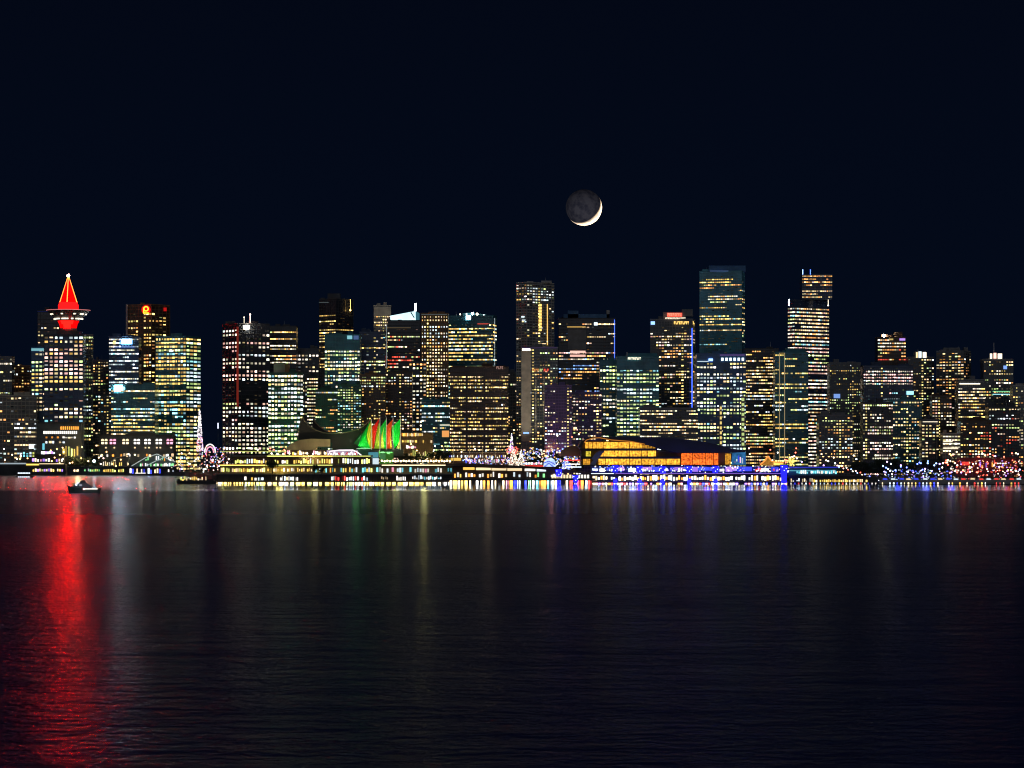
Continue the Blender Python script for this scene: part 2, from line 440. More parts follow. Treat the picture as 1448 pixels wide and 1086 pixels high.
T(LO, 20, 52, 596, 3545, 'low stone office with pale vertical piers beside the colonnaded hall', 'stone', 'band', p=.5, ch=6.5, cw=4.6, pal='wwc', extras=[('fin', 27, 604, 28, 628, 'stone'), ('fin', 39, 604, 40, 630, 'stone'), ('fin', 50, 600, 51.2, 640, 'pale'), ('sign', 41, 628.5, 48, 634.5, 'c', 1.6)])
# centre left
T(OF, 311, 379, 458, 3300, 'dark tower with a red vertical light strip and a white roof sign', 'dark', 'off', split=336, theta=.95, ch=5.75, cw=5.2, fw=.62, p=.55, rv=.42, run=.75, pal='WwWpW', rows=[(540, 570, .03), (462, 536, .62), (574, 625, .72)], st2=dict(), y0=463, e=1.5, extras=[('sign', 334.4, 462, 337.4, 575, 'r', .16), ('sign', 339, 460.4, 352, 465, 'W', 80), ('mast', 351.5, 444, 459), ('beacon', 351.5, 443.6, 'p', 12, 1.1), ('beacon', 343, 447.5, 'W', 4, .8)], pent=[(322, 337, 456.6), (352, 378, 457)])
T(OF, 379, 419, 462, 3430, 'dark office tower with a yellow light line down its left edge', 'dark', 'band', p=.45, rv=.45, ch=5.2, cw=3.2, pal='owyW', y1=515, y0=466, extras=[('strip', 379.6, 463, 379.6, 524, 'w', .8)])
T(OF, 378, 427, 528, 3180, 'green tinted glass office with glowing white and yellow rows', 'green', 'off', split=420, theta=.3, ch=5.9, cw=4.6, fw=.78, p=.88, rv=.15, pal='WcYgWw', e=1.7, extras=[('block', 386, 512, 402, 527.9, 'stone'), ('block', 402.1, 513.5, 408, 527.9, 'brown'), ('letters', 379, 530, 384, 533.5, 'c', 1.5), ('strip', 424, 604, 424, 618, 'G', .6)])
T(AP, 421, 451, 494, 3480, 'small grey apartment tower dotted with single white windows', 'grey', 'res', p=.34, ch=5.5, cw=5, pal='WwcW', y0=499)
T(OF, 434, 449.5, 533, 3340, 'thin block striped with short warm white floors', 'dark', 'band', p=.85, rv=.12, ch=5.2, cw=3.3, pal='wWw')
T(OF, 450, 498, 423, 3670, 'tall twin faced dark tower with yellow rows and a stepped roof', 'dark', 'band', split=475, theta=.7, ch=4.4, cw=3.2, p=.40, rv=.4, run=.9, pal='yyYw', y0=440, y1=520, st2=dict(p=.12, rv=.25, pal='oyw'), pent=[(452, 458, 420), (462, 480, 414)], extras=[('strip', 451, 427.5, 474, 427.5, 'c', .10), ('beacon', 494.5, 438, 'y', 7, 1.3), ('beacon', 479, 478, 'B', 9, 1.5)])
T(OF, 459, 509, 474, 3300, 'teal glass office tower with greenish white window grid and bare upper wall', 'teal', 'off', ch=5.4, cw=4.1, fw=.76, p=.66, rv=.3, run=.72, pal='WgcYWg', y0=494, e=1.5, extras=[('sign', 491, 474.5, 498, 479.5, 't', .7), ('sign', 500, 474.5, 507, 480, 'B', .25), ('strip', 461, 500, 461, 560, 'G', .12)])
T(OF, 508, 545, 470, 3390, 'navy blue tower with few scattered white office windows', 'navy', 'off', ch=5.2, cw=3.6, fw=.9, fh=.42, p=.36, rv=.3, run=.7, pal='WWyw', y0=472, extras=[('block', 521, 471, 530, 480, 'blue')])
T(AP, 528.5, 553, 433, 3640, 'pale concrete topped tower standing left of the white lit roof wedge', 'stone', 'res', y0=447, p=.5, ch=4.4, cw=3.4, pal='wWyo', extras=[('fin', 528.7, 434, 552.8, 446.5, 'stone')], pent=[(541, 547, 431)])
T(OF, 548, 594, 454, 3480, 'dark tower carrying a wedge shaped roof lit bright white', 'dark', 'band', ch=5.2, cw=3.4, p=.38, rv=.3, pal='oprwW', y0=466, y1=525, extras=[('strip', 548, 463.5, 581, 463.5, 'w', .12), ('beacon', 586, 463, 'o', 7, 1.2), ('strip', 546.5, 460, 546.5, 520, 'c', .25)])
T(AP, 508, 545, 531, 3200, 'brown apartment block with small amber windows behind the coloured sails', 'brown', 'res', p=.26, ch=4.5, cw=3.8, pal='yow', rows=[(531, 546, .7)])
T(AP, 545, 583, 527, 3260, 'nearly black tower with rows of tiny red and white windows low down', 'brick', 'res', p=.32, ch=4.6, cw=4, pal='wpwo', rows=[(545, 568, .04)])
T(OF, 578, 603, 512, 3340, 'narrow block of mixed white windows left of the brown dotted tower', 'dark', 'res', p=.5, ch=5.4, cw=4.6, pal='WwcYo')
T(OF, 595, 634, 444, 3390, 'brown stone tower with a regular grid of small warm square windows', 'brown', 'dot', ch=5.05, cw=4.2, p=.72, rv=.2, pal='wwWow', rows=[(455, 462, .03)], extras=[('strip', 596, 444.6, 632, 444.6, 'c', .06)], pier=.45, ledge=.4)
T(OF, 632, 702, 447, 3460, 'teal office tower with yellow ribbon floors and white lamps on its roof', 'teal', 'band', split=697, theta=.2, ch=5.3, cw=3.1, p=.58, rv=.33, pal='yYwWyc', y0=456, e=1.5, extras=[('sign', 659, 446.6, 665.6, 452, 'c', 9), ('beacon', 668, 443, 'c', 14, 1.8), ('beacon', 674.5, 443.6, 'W', 12, 1.6), ('beacon', 659.5, 443.6, 'c', 7, 1), ('beacon', 650.5, 443.8, 'W', 5, .9), ('beacon', 684, 445, 'c', 6, .9), ('strip', 699.5, 450, 699.5, 520, 'c', .5), ('strip', 675, 458, 695, 458, 'r', 1.0)])
T(OF, 636, 719, 520, 3100, 'broad dark brown office block packed with rows of small yellow windows', 'brick', 'grid' if 0 else 'off', ch=5.35, cw=2.75, fw=.72, fh=.44, p=.72, rv=.36, run=.82, pal='yYwyw', y0=530, e=1.25, rows=[(551, 562, .12)], skipc=(9, 19), extras=[('block', 660, 517.5, 712, 519.9, 'brown'), ('letters', 702, 518, 712, 522, 'p', .35)])
T(OF, 596, 638, 566, 3150, 'dark teal low tower with cyan and yellow floors right of the coloured sails', 'teal', 'band', ch=5.6, cw=3.4, p=.5, rv=.35, pal='ctWyYw', extras=[('strip', 622, 601, 636, 601, 'W', 2), ('sign', 625, 609, 635, 618, 'o', .9), ('strip', 600, 628, 622, 628, 't', .6)])
T(AP, 700, 732, 527, 3510, 'small dim grey block between the dark brown office and the ribbed tower', 'grey', 'res', p=.2, ch=5, cw=4)
T(AP, 446, 481, 552, 3240, 'greenish apartment block with yellow floors behind the curved dark roof', 'green', 'band', ch=5.4, cw=3.2, p=.45, rv=.3, pal='yYgo', extras=[('beacon', 463, 589, 'r', 6, 2.2)])
T(AP, 477, 511, 545, 3160, 'leaf green tinted apartment tower speckled with cream windows', 'green', 'res', ch=4.1, cw=3.9, p=.5, rv=.12, pal='gYWg', e=1.1)
# centre
T(AP, 730, 784, 400, 3300, 'tall ribbed apartment tower with glowing amber columns of windows', 'pale', 'res', split=745, theta=.8, ch=4.3, cw=4.2, p=.10, rv=.06, ledge=.30, pier=.06, pal='wWcy', rows=[(403, 424, .75)], extras=[('strip', 774, 430, 774, 488, 'y', 1.5)] + [('sign', 760, 430 + 4.35 * i, 766, 433.2 + 4.35 * i, 'y', 1.7) for i in range(9)] + [('strip', 752, 486, 772, 486, 'w', 1.8), ('sign', 737, 447, 744, 449, 'c', 1.2), ('sign', 738, 452, 746, 453.5, 'c', 1)], pent=[(740, 777, 398.5)])
T(OF, 730, 740, 500, 3230, 'slim grey residential wing tucked against the pale concrete shaft', 'pale', 'res', ch=4.2, cw=3.4, p=.3, pal='woy', ledge=.3)
T(OF, 737, 789, 492, 3080, 'tower with a bare pale concrete shaft and a coloured sign on its right half', 'grey', 'res', ch=4.7, cw=4.1, p=.34, rv=.12, skipc=(0, 1, 2), pal='wYWyo', extras=[('fin', 737.3, 492.5, 750.5, 624, 'stone'), ('sign', 739, 493, 749.6, 495.8, 'W', 9), ('letters', 752.5, 521.5, 763, 525.5, 'o', .8), ('letters', 763.2, 521.5, 768.6, 525.5, 'g', .9), ('letters', 769, 521.5, 777, 525.5, 'r', 1.2), ('strip', 737.5, 491.9, 788, 491.9, 'v', .10), ('fin', 757, 532, 758.5, 620, 'stone'), ('fin', 768.5, 532, 770, 620, 'stone'), ('sign', 740, 611, 748, 613.4, 'B', 1.6)])
T(OF, 790, 870, 451, 3350, 'wide dark tower with a curved centre bay and a blue light down its right edge', 'dark', 'band', ch=4.9, cw=3.6, p=.33, rv=.28, pal='wWoypB', y0=456, run=.75, extras=[('strip', 869, 452, 869, 510, 'K', 2.2), ('strip', 802, 462.3, 828, 462.3, 'y', 1.2), ('sign', 840, 456, 845, 460, 'c', 2), ('block', 797, 444, 862, 450.8, 'blue'), ('block', 803, 439, 818, 450, 'blue'), ('block', 858, 438.5, 862, 450.5, 'pale'), ('fin', 803, 466, 829, 494, 'grey'), ('sign', 806, 496, 828, 499, 'p', 1.2), ('sign', 806, 501.5, 828, 504.5, 'p', 1)])
T(AP, 770, 809, 546, 3000, 'purple lit apartment tower with warm scattered windows', 'purple', 'res', ch=4.7, cw=4.4, p=.33, pal='wpWwo')
T(AP, 806, 851, 556, 3045, 'blue violet apartment tower left of the teal offices', 'purple', 'res', ch=4.8, cw=4.3, p=.36, pal='wpWow', extras=[('sign', 811, 604, 815.5, 607, 'w', 2)])
T(OF, 848, 883, 510, 3120, 'dim teal office block in front of the blue edged tower', 'teal', 'off', ch=5.2, cw=4.6, p=.45, rv=.3, pal='YWgcy', y0=515)
T(OF, 872, 932, 505, 3060, 'dark green glass office slab with white and yellow window grid', 'teal', 'off', ch=5.3, cw=4.8, fw=.82, fh=.46, p=.62, rv=.33, run=.75, pal='WgYcWw', y0=522, extras=[('letters', 888, 505.5, 906, 508.5, 'W', 2), ('fin', 886.2, 498, 887, 508, 'pale')], pent=[(886, 930, 499)])
T(OF, 920, 985, 452, 3250, 'tower with red roof sign and a long blue vertical light line', 'grey', 'res', split=979, theta=.2, ch=4.5, cw=4.4, fw=.8, p=.36, rv=.2, run=.65, pal='wyWop', y0=462, extras=[('block', 938.5, 441, 970, 451.8, 'grey'), ('block', 965, 437, 980, 447, 'grey'), ('sign', 943.5, 442.5, 964.5, 447.6, 'r', 1.6), ('letters', 944, 443, 964, 447, 'r', 5), ('letters', 941, 449, 970, 451, 'W', 1.8), ('letters', 953, 454.5, 982, 458.5, 'y', 2), ('sign', 920.3, 454.5, 926, 459, 'B', 2.2), ('strip', 978.6, 464, 978.6, 622, 'K', 3.6)])
T(OF, 905, 987, 578, 2950, 'broad low grey block with warm ribbon windows behind the dark winged roof', 'grey', 'band', ch=4.9, cw=3.5, p=.55, rv=.33, pal='woWww')
T(OF, 990, 1055, 384, 3420, 'tallest teal glass tower with rows of amber windows', 'aqua', 'band', split=1049, theta=.25, ch=4.35, cw=3.2, p=.30, rv=.33, run=.8, pal='yYwyWo', y0=388, e=1.3, extras=[('block', 1003, 375, 1055, 383.9, 'blue'), ('strip', 1004, 383.2, 1046, 383.2, 'B', .30), ('beacon', 1010, 379, 'o', 6, 1)], pent=[(994, 1052, 380)])
T(OF, 985, 1055, 501, 3020, 'blue crowned office tower with a row of white roof lamps', 'blue', 'off', ch=5, cw=4.6, p=.55, rv=.3, pal='WwYcg', y0=511, extras=[('sign', 1020 + 5.8 * i, 506, 1023 + 5.8 * i, 510, 'c', 2.6) for i in range(6)] + [('strip', 1018, 502, 1053, 502, 'v', .35), ('sign', 1002, 507, 1008, 510.5, 'B', 3), ('strip', 986, 511, 1002, 511, 'c', 1), ('fin', 1017.5, 572, 1021, 632, 'stone'), ('fin', 1048, 560, 1053, 632, 'stone')] + [('sign', 1018, 575 + 7 * i, 1020.6, 579 + 7 * i, 'Y', .9) for i in range(8)] + [('sign', 1048.8, 563 + 7 * i, 1052.4, 567 + 7 * i, 'g', .7) for i in range(10)])
T(OF, 1054, 1101, 494, 3160, 'dark tower with yellow ribbon floors between the blue crown and the two pale lines', 'dark', 'band', ch=4.9, cw=3.4, p=.5, rv=.3, pal='yYwwo', pent=[(1063, 1082, 492)])
T(OF, 1096, 1143, 499, 3060, 'black green tower with two pale vertical light lines', 'teal', 'band', ch=5.6, cw=3.3, p=.34, rv=.4, pal='yYyg', extras=[('strip', 1102.3, 499, 1102.3, 650, 'w', .35), ('strip', 1109.5, 499, 1109.5, 648, 'w', .35), ('strip', 1103, 499.4, 1109, 499.4, 'y', .35)], pent=[(1112, 1140, 492)])
T(OF, 1115, 1177, 423, 3350, 'stepped tower with white lit floors and two blue white lines on its upper block', 'navy', 'band', split=1124, theta=.9, ch=5.5, cw=3.2, p=.86, rv=.16, run=.85, pal='WpWwoW', y0=434, e=1.5, tiers=[(1134, 1177, 388, 3356, dict(p=.5, y0=380, pal='oWw', ch=4.6))], extras=[('strip', 1135.2, 381, 1135.2, 419, 'B', 5), ('strip', 1146, 381, 1146, 411, 'K', 5), ('strip', 1116, 423, 1116, 432, 'c', 18), ('beacon', 1166, 389, 'r', 6, .9), ('beacon', 1173, 431, 'W', 5, 1), ('block', 1150, 385, 1176, 387.9, 'dark')])
T(AP, 1173, 1217, 514, 3130, 'grey green apartment tower speckled with tiny dim windows', 'grey', 'res', ch=4.1, cw=3.5, p=.22, rv=.1, fw=.5, pal='gwyW', e=.9, pent=[(1174, 1186, 511.5), (1199, 1211, 511)], extras=[('sign', 1179, 557, 1188, 563, 'B', .8)])
T(AP, 1158, 1206, 588, 2960, 'low grey apartment block behind the seaplane hall', 'grey', 'res', ch=4.6, cw=4.2, p=.34, pal='wYwo')
T(OF, 1221, 1291, 518, 3120, 'blue office block with curved rows of cold white windows', 'navy', 'off', ch=4.75, cw=3.3, fw=.74, fh=.44, p=.78, rv=.2, run=.85, pal='cWcWp', y0=520, rows=[(548, 566, .1)], e=1.4, extras=[('block', 1268, 549, 1278, 558, 'pale'), ('sign', 1282, 553, 1292, 558, 't', 1.6)])
T(AP, 1206, 1227, 541, 3240, 'thin apartment tower with a stack of cream balconies left of the blue office', 'grey', 'res', ch=4, cw=3.8, p=.55, pal='YWyg')
T(OF, 1220, 1263, 570, 2960, 'dark block of white windows at the foot of the blue office', 'dark', 'off', ch=4.8, cw=3.6, fw=.7, p=.4, rv=.35, pal='WwpW')
T(OF, 1258, 1304, 566, 3010, 'teal glass apartment block with warm balcony lights', 'teal', 'res', ch=5, cw=4, p=.4, rv=.25, pal='wYow')
T(AP, 1241, 1281, 478, 3400, 'tower with orange red windows and a glaring white lamp on its roof', 'brick', 'band', ch=5, cw=3.6, p=.62, rv=.2, pal='oowrW', y1=512, extras=[('beacon', 1250.5, 474.6, 'W', 120, 1.9), ('sign', 1272, 478.5, 1280, 481.5, 'v', 1.1), ('sign', 1257, 478.8, 1263, 481, 'Y', .6)], pent=[(1266, 1277, 469)])
T(AP, 1284, 1321, 506, 3260, 'grey brown apartment tower with a lit glass crown', 'grey', 'res', ch=4.3, cw=3.9, p=.28, pal='woWw', extras=[('sign', 1295.5, 498, 1297.5, 505.8, 'w', 1.6), ('sign', 1299, 497, 1303, 505.8, 'c', 1.6), ('sign', 1305, 498, 1310, 505.8, 'W', 2), ('mast', 1300, 494, 498)], pent=[(1295, 1310, 497)])
T(AP, 1327, 1377, 497, 3210, 'broad grey apartment tower with warm windows and a stepped top', 'grey', 'res', split=1363, theta=.5, ch=4.4, cw=4.2, fw=.8, p=.40, rv=.18, pal='wowWo', pent=[(1333, 1340, 494), (1344, 1360, 491)])
T(OF, 1355, 1393, 538, 3080, 'block with a brilliant white band under its roof', 'grey', 'band', ch=4.8, cw=3.3, p=.6, rv=.25, pal='yYwWo', y0=549, extras=[('strip', 1357, 543.3, 1386, 542.0, 'W', 3)])
T(AP, 1391, 1433, 509, 3190, 'apartment tower with a white lit crown and thin mast near the right edge', 'grey', 'res', ch=4.6, cw=3.7, p=.36, pal='wWoy', extras=[('sign', 1400, 500, 1403, 507, 'W', 2.2), ('sign', 1405, 499, 1409, 507, 'p', 1.8), ('sign', 1411, 500, 1417, 507, 'W', 2.2), ('mast', 1408, 484, 500), ('strip', 1404, 554, 1428, 553, 'G', .8), ('strip', 1404, 557.5, 1428, 557.5, 't', 1.6), ('sign', 1419, 517, 1424, 522, 'B', 1)], pent=[(1399, 1418, 506)])
T(AP, 1432, 1466, 546, 3110, 'grey ribbed apartment tower cut by the right edge of the skyline', 'pale', 'res', ch=4.6, cw=4, p=.3, pal='wWoW')
T(LO, 1303, 1328, 594, 2930, 'small dark tower with one bright line under its roof edge', 'dark', 'res', ch=4.8, cw=4.6, p=.33, pal='wYw', extras=[('strip', 1305, 596.5, 1326, 596.5, 'W', 1.8), ('fin', 1324.5, 598, 1325.3, 656, 'stone')])
T(LO, 1333, 1358, 614, 2900, 'low white lit block with bright floors above the red lit marina', 'stone', 'band', ch=5.5, cw=4.5, p=.6, pal='WWw', extras=[('strip', 1334, 624, 1347, 624, 'W', 2), ('strip', 1334, 633.6, 1355, 633.6, 'W', 3), ('fin', 1345, 636, 1346.5, 652, 'pale')])
T(AP, 1358, 1402, 596, 2950, 'brown apartment block with white and amber lights above the red lit trees', 'brick', 'res', ch=4.7, cw=4.2, p=.42, pal='woWyr')
T(AP, 1398, 1442, 576, 2990, 'dark apartment block with red and white windows near the right edge', 'dark', 'res', ch=4.7, cw=4.2, p=.40, pal='wpoWr')
T(AP, 1318, 1346, 560, 3050, 'narrow dark apartment block between the lit crown and the white banded block', 'brick', 'res', ch=4.6, cw=4.2, p=.4, pal='wopW')

# ------------------------------------------------------------------ red spired tower at the left
steel = solid('steel', (.35, .35, .37), .4, .6)
dark_metal = solid('dark_metal', (.03, .03, .035), .5, .3)
D = 3560
hc = T(OF, 62, 118, 474, D, 'tower topped by a saucer deck and a glowing red cone spire', 'navy', 'off', ch=5.6, cw=6.6, fw=.70, fh=.58, p=.62, rv=.35, run=.72, pal='wwWwpy', y0=478, e=1.6, rows=[(489, 497, .08), (560, 578, .06), (602, 660, .03)], extras=[('fin', 62, 473, 118, 476, 'dark')])
s = K * D; cx, cy = X(93.5, D), D + 18
def zz(py): return Z(py, D)
o0 = parent_origin(hc)
m = MB(); m.lathe([(15.5 * s, zz(473.9)), (15.5 * s, zz(467)), (12.5 * s, zz(466.9)), (11 * s, zz(461)), (14.5 * s, zz(453))], 28, cx, cy)
mm = m.build('pedestal', solid('concrete_dark', (.10, .09, .09), .8), hc, smooth=False)
red_glow = [emit('red_floodlit', (1, .0015, .0015), 2.0), emit('red_floodlit_front', (1, .0005, .0003), 60.0)]  # red floodlighting put into the emission, front faces made hotter
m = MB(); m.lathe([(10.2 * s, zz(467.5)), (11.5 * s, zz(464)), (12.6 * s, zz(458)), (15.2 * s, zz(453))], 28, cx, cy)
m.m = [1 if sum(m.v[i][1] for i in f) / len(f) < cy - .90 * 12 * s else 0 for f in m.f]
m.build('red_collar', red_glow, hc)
m = MB(); m.lathe([(15.4 * s, zz(452.9)), (18 * s, zz(450)), (29.6 * s, zz(439.2)), (30.4 * s, zz(438.4)), (30.4 * s, zz(437.6)), (14 * s, zz(436.6))], 40, cx, cy)
m.build('saucer', solid('saucer_grey', (.05, .045, .045), .6), hc)
m = MB()
for k in range(40):
    a, b = 2 * math.pi * k / 40, 2 * math.pi * (k + 1) / 40
    m.tube((cx + 30.7 * s * math.cos(a), cy + 30.7 * s * math.sin(a), zz(437.9)), (cx + 30.7 * s * math.cos(b), cy + 30.7 * s * math.sin(b), zz(437.9)), .45, .45, 5)
m.build('rim_light', emit('rim_pink', (1, .30, .30), .6), hc)
rg = random.Random(4)
for (r, y, n, p) in ((24.5, 443.5, 44, .5), (19.5, 450.2, 36, .6)):
    for k in range(n):
        a = 2 * math.pi * (k + .5) / n
        if math.sin(a) > .3 or rg.random() > p: continue
        o = bpy.data.objects.new('window', UNIT); col.objects.link(o); o.parent = hc
        o.location = (cx + r * s * math.cos(a) - o0[0], cy + r * s * math.sin(a) - o0[1], zz(y) - o0[2])
        o.rotation_euler = (0, 0, a + math.pi / 2); o.scale = (r * s * 2 * math.pi / n * .8, 2.2, 1.7)
        o.color = (1, .85, .65, rg.uniform(.15, .32))
m = MB(); m.lathe([(14.3 * s, zz(436.5)), (14.3 * s, zz(430)), (13.2 * s, zz(429.8)), (13 * s, zz(426.5))], 28, cx, cy)
m.build('red_drum', emit('red_drum', (1, .004, .004), 4), hc)
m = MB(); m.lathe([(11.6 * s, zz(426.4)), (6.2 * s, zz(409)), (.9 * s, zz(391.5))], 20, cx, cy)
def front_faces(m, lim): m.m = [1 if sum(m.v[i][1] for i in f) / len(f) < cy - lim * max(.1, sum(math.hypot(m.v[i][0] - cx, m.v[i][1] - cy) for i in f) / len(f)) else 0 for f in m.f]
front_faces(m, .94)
m.build('spire', [emit('red_spire', (1, .001, .001), 2.0), emit('red_spire_front', (1, 0, 0), 4800.0)], hc)  # floodlit glow put into emission; front faces boosted for the water streak
m = MB()
for k in range(4):
    a = 2 * math.pi * k / 4
    m.tube((cx + 12.3 * s * math.cos(a), cy + 12.3 * s * math.sin(a), zz(427)), (cx + .6 * s * math.cos(a), cy + .6 * s * math.sin(a), zz(390)), .6, .5, 5)
    b = a + 2 * math.pi / 4
    m.tube((cx + 12.3 * s * math.cos(a), cy + 12.3 * s * math.sin(a), zz(427)), (cx + 12.3 * s * math.cos(b), cy + 12.3 * s * math.sin(b), zz(427)), .5, .5, 5)
m.build('spire_rib', emit('spire_rib', (1, .27, .05), 3.2), hc)
m = MB(); m.lathe([(3.4 * s, zz(402)), (1.0 * s, zz(391))], 12, cx, cy); m.build('spire_tip', emit('spire_tip', (1, .42, .02), 2.2), hc)
m = MB(); m.ball((cx, cy, zz(388.5)), 2.2 * s, 12, 8); m.build('beacon', emit('spire_star', (1, .45, .35), 60), hc)

# emblem on the tall brown tower (red halo disc, yellow loop and foot)
rb = [o for o in col.objects if o.get('label', '').startswith('tall brown office tower')][0]
D = 3750; s = K * D; Df = D - 2.0
def disc(mb, px, py, r, y, dep, n=20):
    c = P(px, py, D); mb.tube((c.x, y + dep, c.z), (c.x, y, c.z), r * s, r * s, n)
m = MB(); disc(m, 206.5, 438, 6.4, Df + .6, 1.0); m.build('sign_panel', emit('emblem_red', (1, .01, .01), 1.0), rb)
m = MB(); c = P(206.8, 436.8, D)
m.path([(c.x + 3.1 * s * math.cos(a), Df - .2, c.z + 3.1 * s * math.sin(a)) for a in [math.pi * (-.5 + 2 * k / 14) for k in range(15)]], .85)
m.tube(P(203.2, 442.5, Df - .2), P(203.2, 435, Df - .2), .8); m.tube(P(202.5, 442.6, Df - .2), P(210.5, 442.6, Df - .2), .8)
m.build('sign_mark', emit('emblem_yellow', (1, .5, .03), 2.8), rb)
m = MB(); m.pbox(231, 435, 235.5, 440, D + 22, .8); m.build('sign', emit('emblem_side', (1, .02, .02), .5), rb)

# wedge roof, lit white
wd = [o for o in col.objects if o.get('label', '').startswith('dark tower carrying')][0]
D = 3480
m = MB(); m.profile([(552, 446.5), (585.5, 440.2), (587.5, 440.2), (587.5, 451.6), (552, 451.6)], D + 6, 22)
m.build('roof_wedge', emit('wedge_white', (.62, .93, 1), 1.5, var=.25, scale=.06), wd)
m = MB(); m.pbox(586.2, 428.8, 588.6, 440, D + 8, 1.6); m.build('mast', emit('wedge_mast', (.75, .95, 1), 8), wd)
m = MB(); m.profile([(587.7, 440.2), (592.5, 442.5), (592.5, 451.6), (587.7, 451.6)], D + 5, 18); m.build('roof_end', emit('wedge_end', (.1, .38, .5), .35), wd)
m = MB(); m.tube(P(581, 441.5, D + 5), P(585.8, 449.5, D + 5), .7); m.build('brace', dark_metal, wd)

# ------------------------------------------------------------------ lamps, trees, lights
LAMP = {}
def lamp_post(px, py, D, c, e, label, group, r=.75, ground=LAND_Z, cat='street lamp', name='street_lamp'):
    """a post with a round lamp head; the head is at px, py at distance D"""
    p = P(px, py, D); key = (c, e, round(r, 2), round(p.z - ground, 0), name)
    if key not in LAMP:
        h = p.z - ground
        t = thing(name, (p.x, D, ground), label, cat, group)
        m = MB(); m.tube((p.x, D, ground), (p.x, D, p.z - r * .8), .16, .11, 6); m.tube((p.x, D, ground), (p.x, D, ground + .5), .3, .3, 6)
        m.build('post', dark_metal, t)
        m = MB(); m.ball((p.x, D, p.z), r, 10, 6); m.build('lamp_head', emit('lamp_%s_%.0f' % (c, e), PAL[c], e), t, smooth=True)
        LAMP[key] = t; return t
    t = copy_tree(LAMP[key], (p.x, D, ground)); t['label'] = label; t['group'] = group; return t

leafm = solid('night_leaf', (.035, .055, .03), .8, 0, .5, .6)
barkm = solid('bark', (.06, .045, .035), .9)
TREES = []
def tree_proto(seed, rx, h):
    rg = random.Random(seed)
    t = thing('tree', (0, 0, 0), '', 'tree')
    m = MB(); m.tube((0, 0, 0), (.2, .1, h * .45), .45, .28, 7)
    for k in range(5):
        a = rg.uniform(0, 6.28); m.tube((.2, .1, h * rg.uniform(.28, .42)), (rx * .6 * math.cos(a), rx * .6 * math.sin(a), h * rg.uniform(.55, .8)), .2, .07, 5)
    m.build('trunk', barkm, t)
    m = MB(); cl = []
    for k in range(15):
        a = rg.uniform(0, 6.28); q = rg.random() ** .5
        cl.append((rx * .72 * q * math.cos(a), rx * .72 * q * math.sin(a), h * rg.uniform(.42, .88), rx * rg.uniform(.25, .48)))
    for x, y, z, r in cl:
        for k in range(70):
            d = Vector((rg.gauss(0, 1), rg.gauss(0, 1), rg.gauss(0, .8))).normalized() * r * rg.uniform(.55, 1.05)
            c = Vector((x, y, z)) + d
            a = Vector((rg.gauss(0, 1), rg.gauss(0, 1), rg.gauss(0, 1))).normalized(); b = a.cross(d).normalized(); sz = rg.uniform(.35, .7)
            m.quad([c - a * sz, c + b * sz * .6, c + a * sz, c - b * sz * .6])
    m.build('crown', leafm, t)
    return t
def put_tree(i, px, D, base, sc_, label, group=None):
    pr = TREES[i % len(TREES)]
    if not pr['label']: t = pr; t.location = (X(px, D), D, base)
    else: t = copy_tree(pr, (X(px, D), D, base))
    t.scale = (sc_, sc_, sc_); t['label'] = label
    if group: t['group'] = group
    elif 'group' in t.keys(): del t['group']
    return t
for sd, rx, h in ((1, 5.2, 11), (2, 4.6, 12.5), (3, 6, 10)): TREES.append(tree_proto(sd, rx, h))

def glitter(name, label, x0, x1, y0, y1, D, dep, n, pal, e, r, seed, shape=None):
    """many tiny bulbs nobody could count"""
    rg = random.Random(seed); m = MB()
    for k in range(n):
        px, py = rg.uniform(x0, x1), rg.uniform(y0, y1)
        if shape and not shape(px, py): continue
        c = PAL[rg.choice(pal)]; v = e * math.exp(rg.gauss(0, .5)); q = r * rg.uniform(.6, 1.3)
        d = D + rg.uniform(0, dep); p = P(px, py, d)
        m.box(p.x - q, p.x + q, p.y - q, p.y + q, p.z - q, p.z + q, 0, (c[0] * v, c[1] * v, c[2] * v))
    o = m.build(name, WIN, None, paint=True); o.color = (1, 1, 1, .125)
    return tag(o, label, 'lights', None, 'stuff')

# ------------------------------------------------------------------ waterfront helpers
LIT = {'yellow': (1, .62, .12), 'warm': (1, .75, .42), 'white': (1, .93, .82), 'cool': (.75, .9, 1), 'orange': (1, .36, .05), 'blue': (.05, .07, 1), 'cyan': (.2, .75, .9),
       'green': (.3, 1, .35), 'red': (1, .06, .05), 'pink': (1, .35, .5), 'violet': (.4, .2, 1), 'lime': (.8, .85, .2)}
def pane(root, x0, y0, x1, y1, D, c, e, name='window', dep=.3):
    o = bpy.data.objects.new(name, UNIT); col.objects.link(o); o.parent = root; q = parent_origin(root)
    a, b_ = P(x0, y1, D), P(x1, y0, D)
    o.location = ((a.x + b_.x) / 2 - q[0], D - q[1], (a.z + b_.z) / 2 - q[2]); o.scale = (b_.x - a.x, dep, b_.z - a.z)
    rgb = LIT[c] if c in LIT else PAL[c]; o.color = (*rgb, min(1, e / 8)); return o
def box_part(root, name, x0, y0, x1, y1, D, dep, mat):
    m = MB(); m.pbox(x0, y0, x1, y1, D, dep); return m.build(name, mat, root)
def strip_part(root, x0, y0, x1, y1, D, c, e, name='light_strip', dep=.5, sample=True):
    m = MB(); m.pbox(x0, y0, x1, y1, D, dep)
    return m.build(name, emit('glow_%s_%.2f%s' % (c, e, '' if sample else 'n'), LIT[c], e, sample), root)
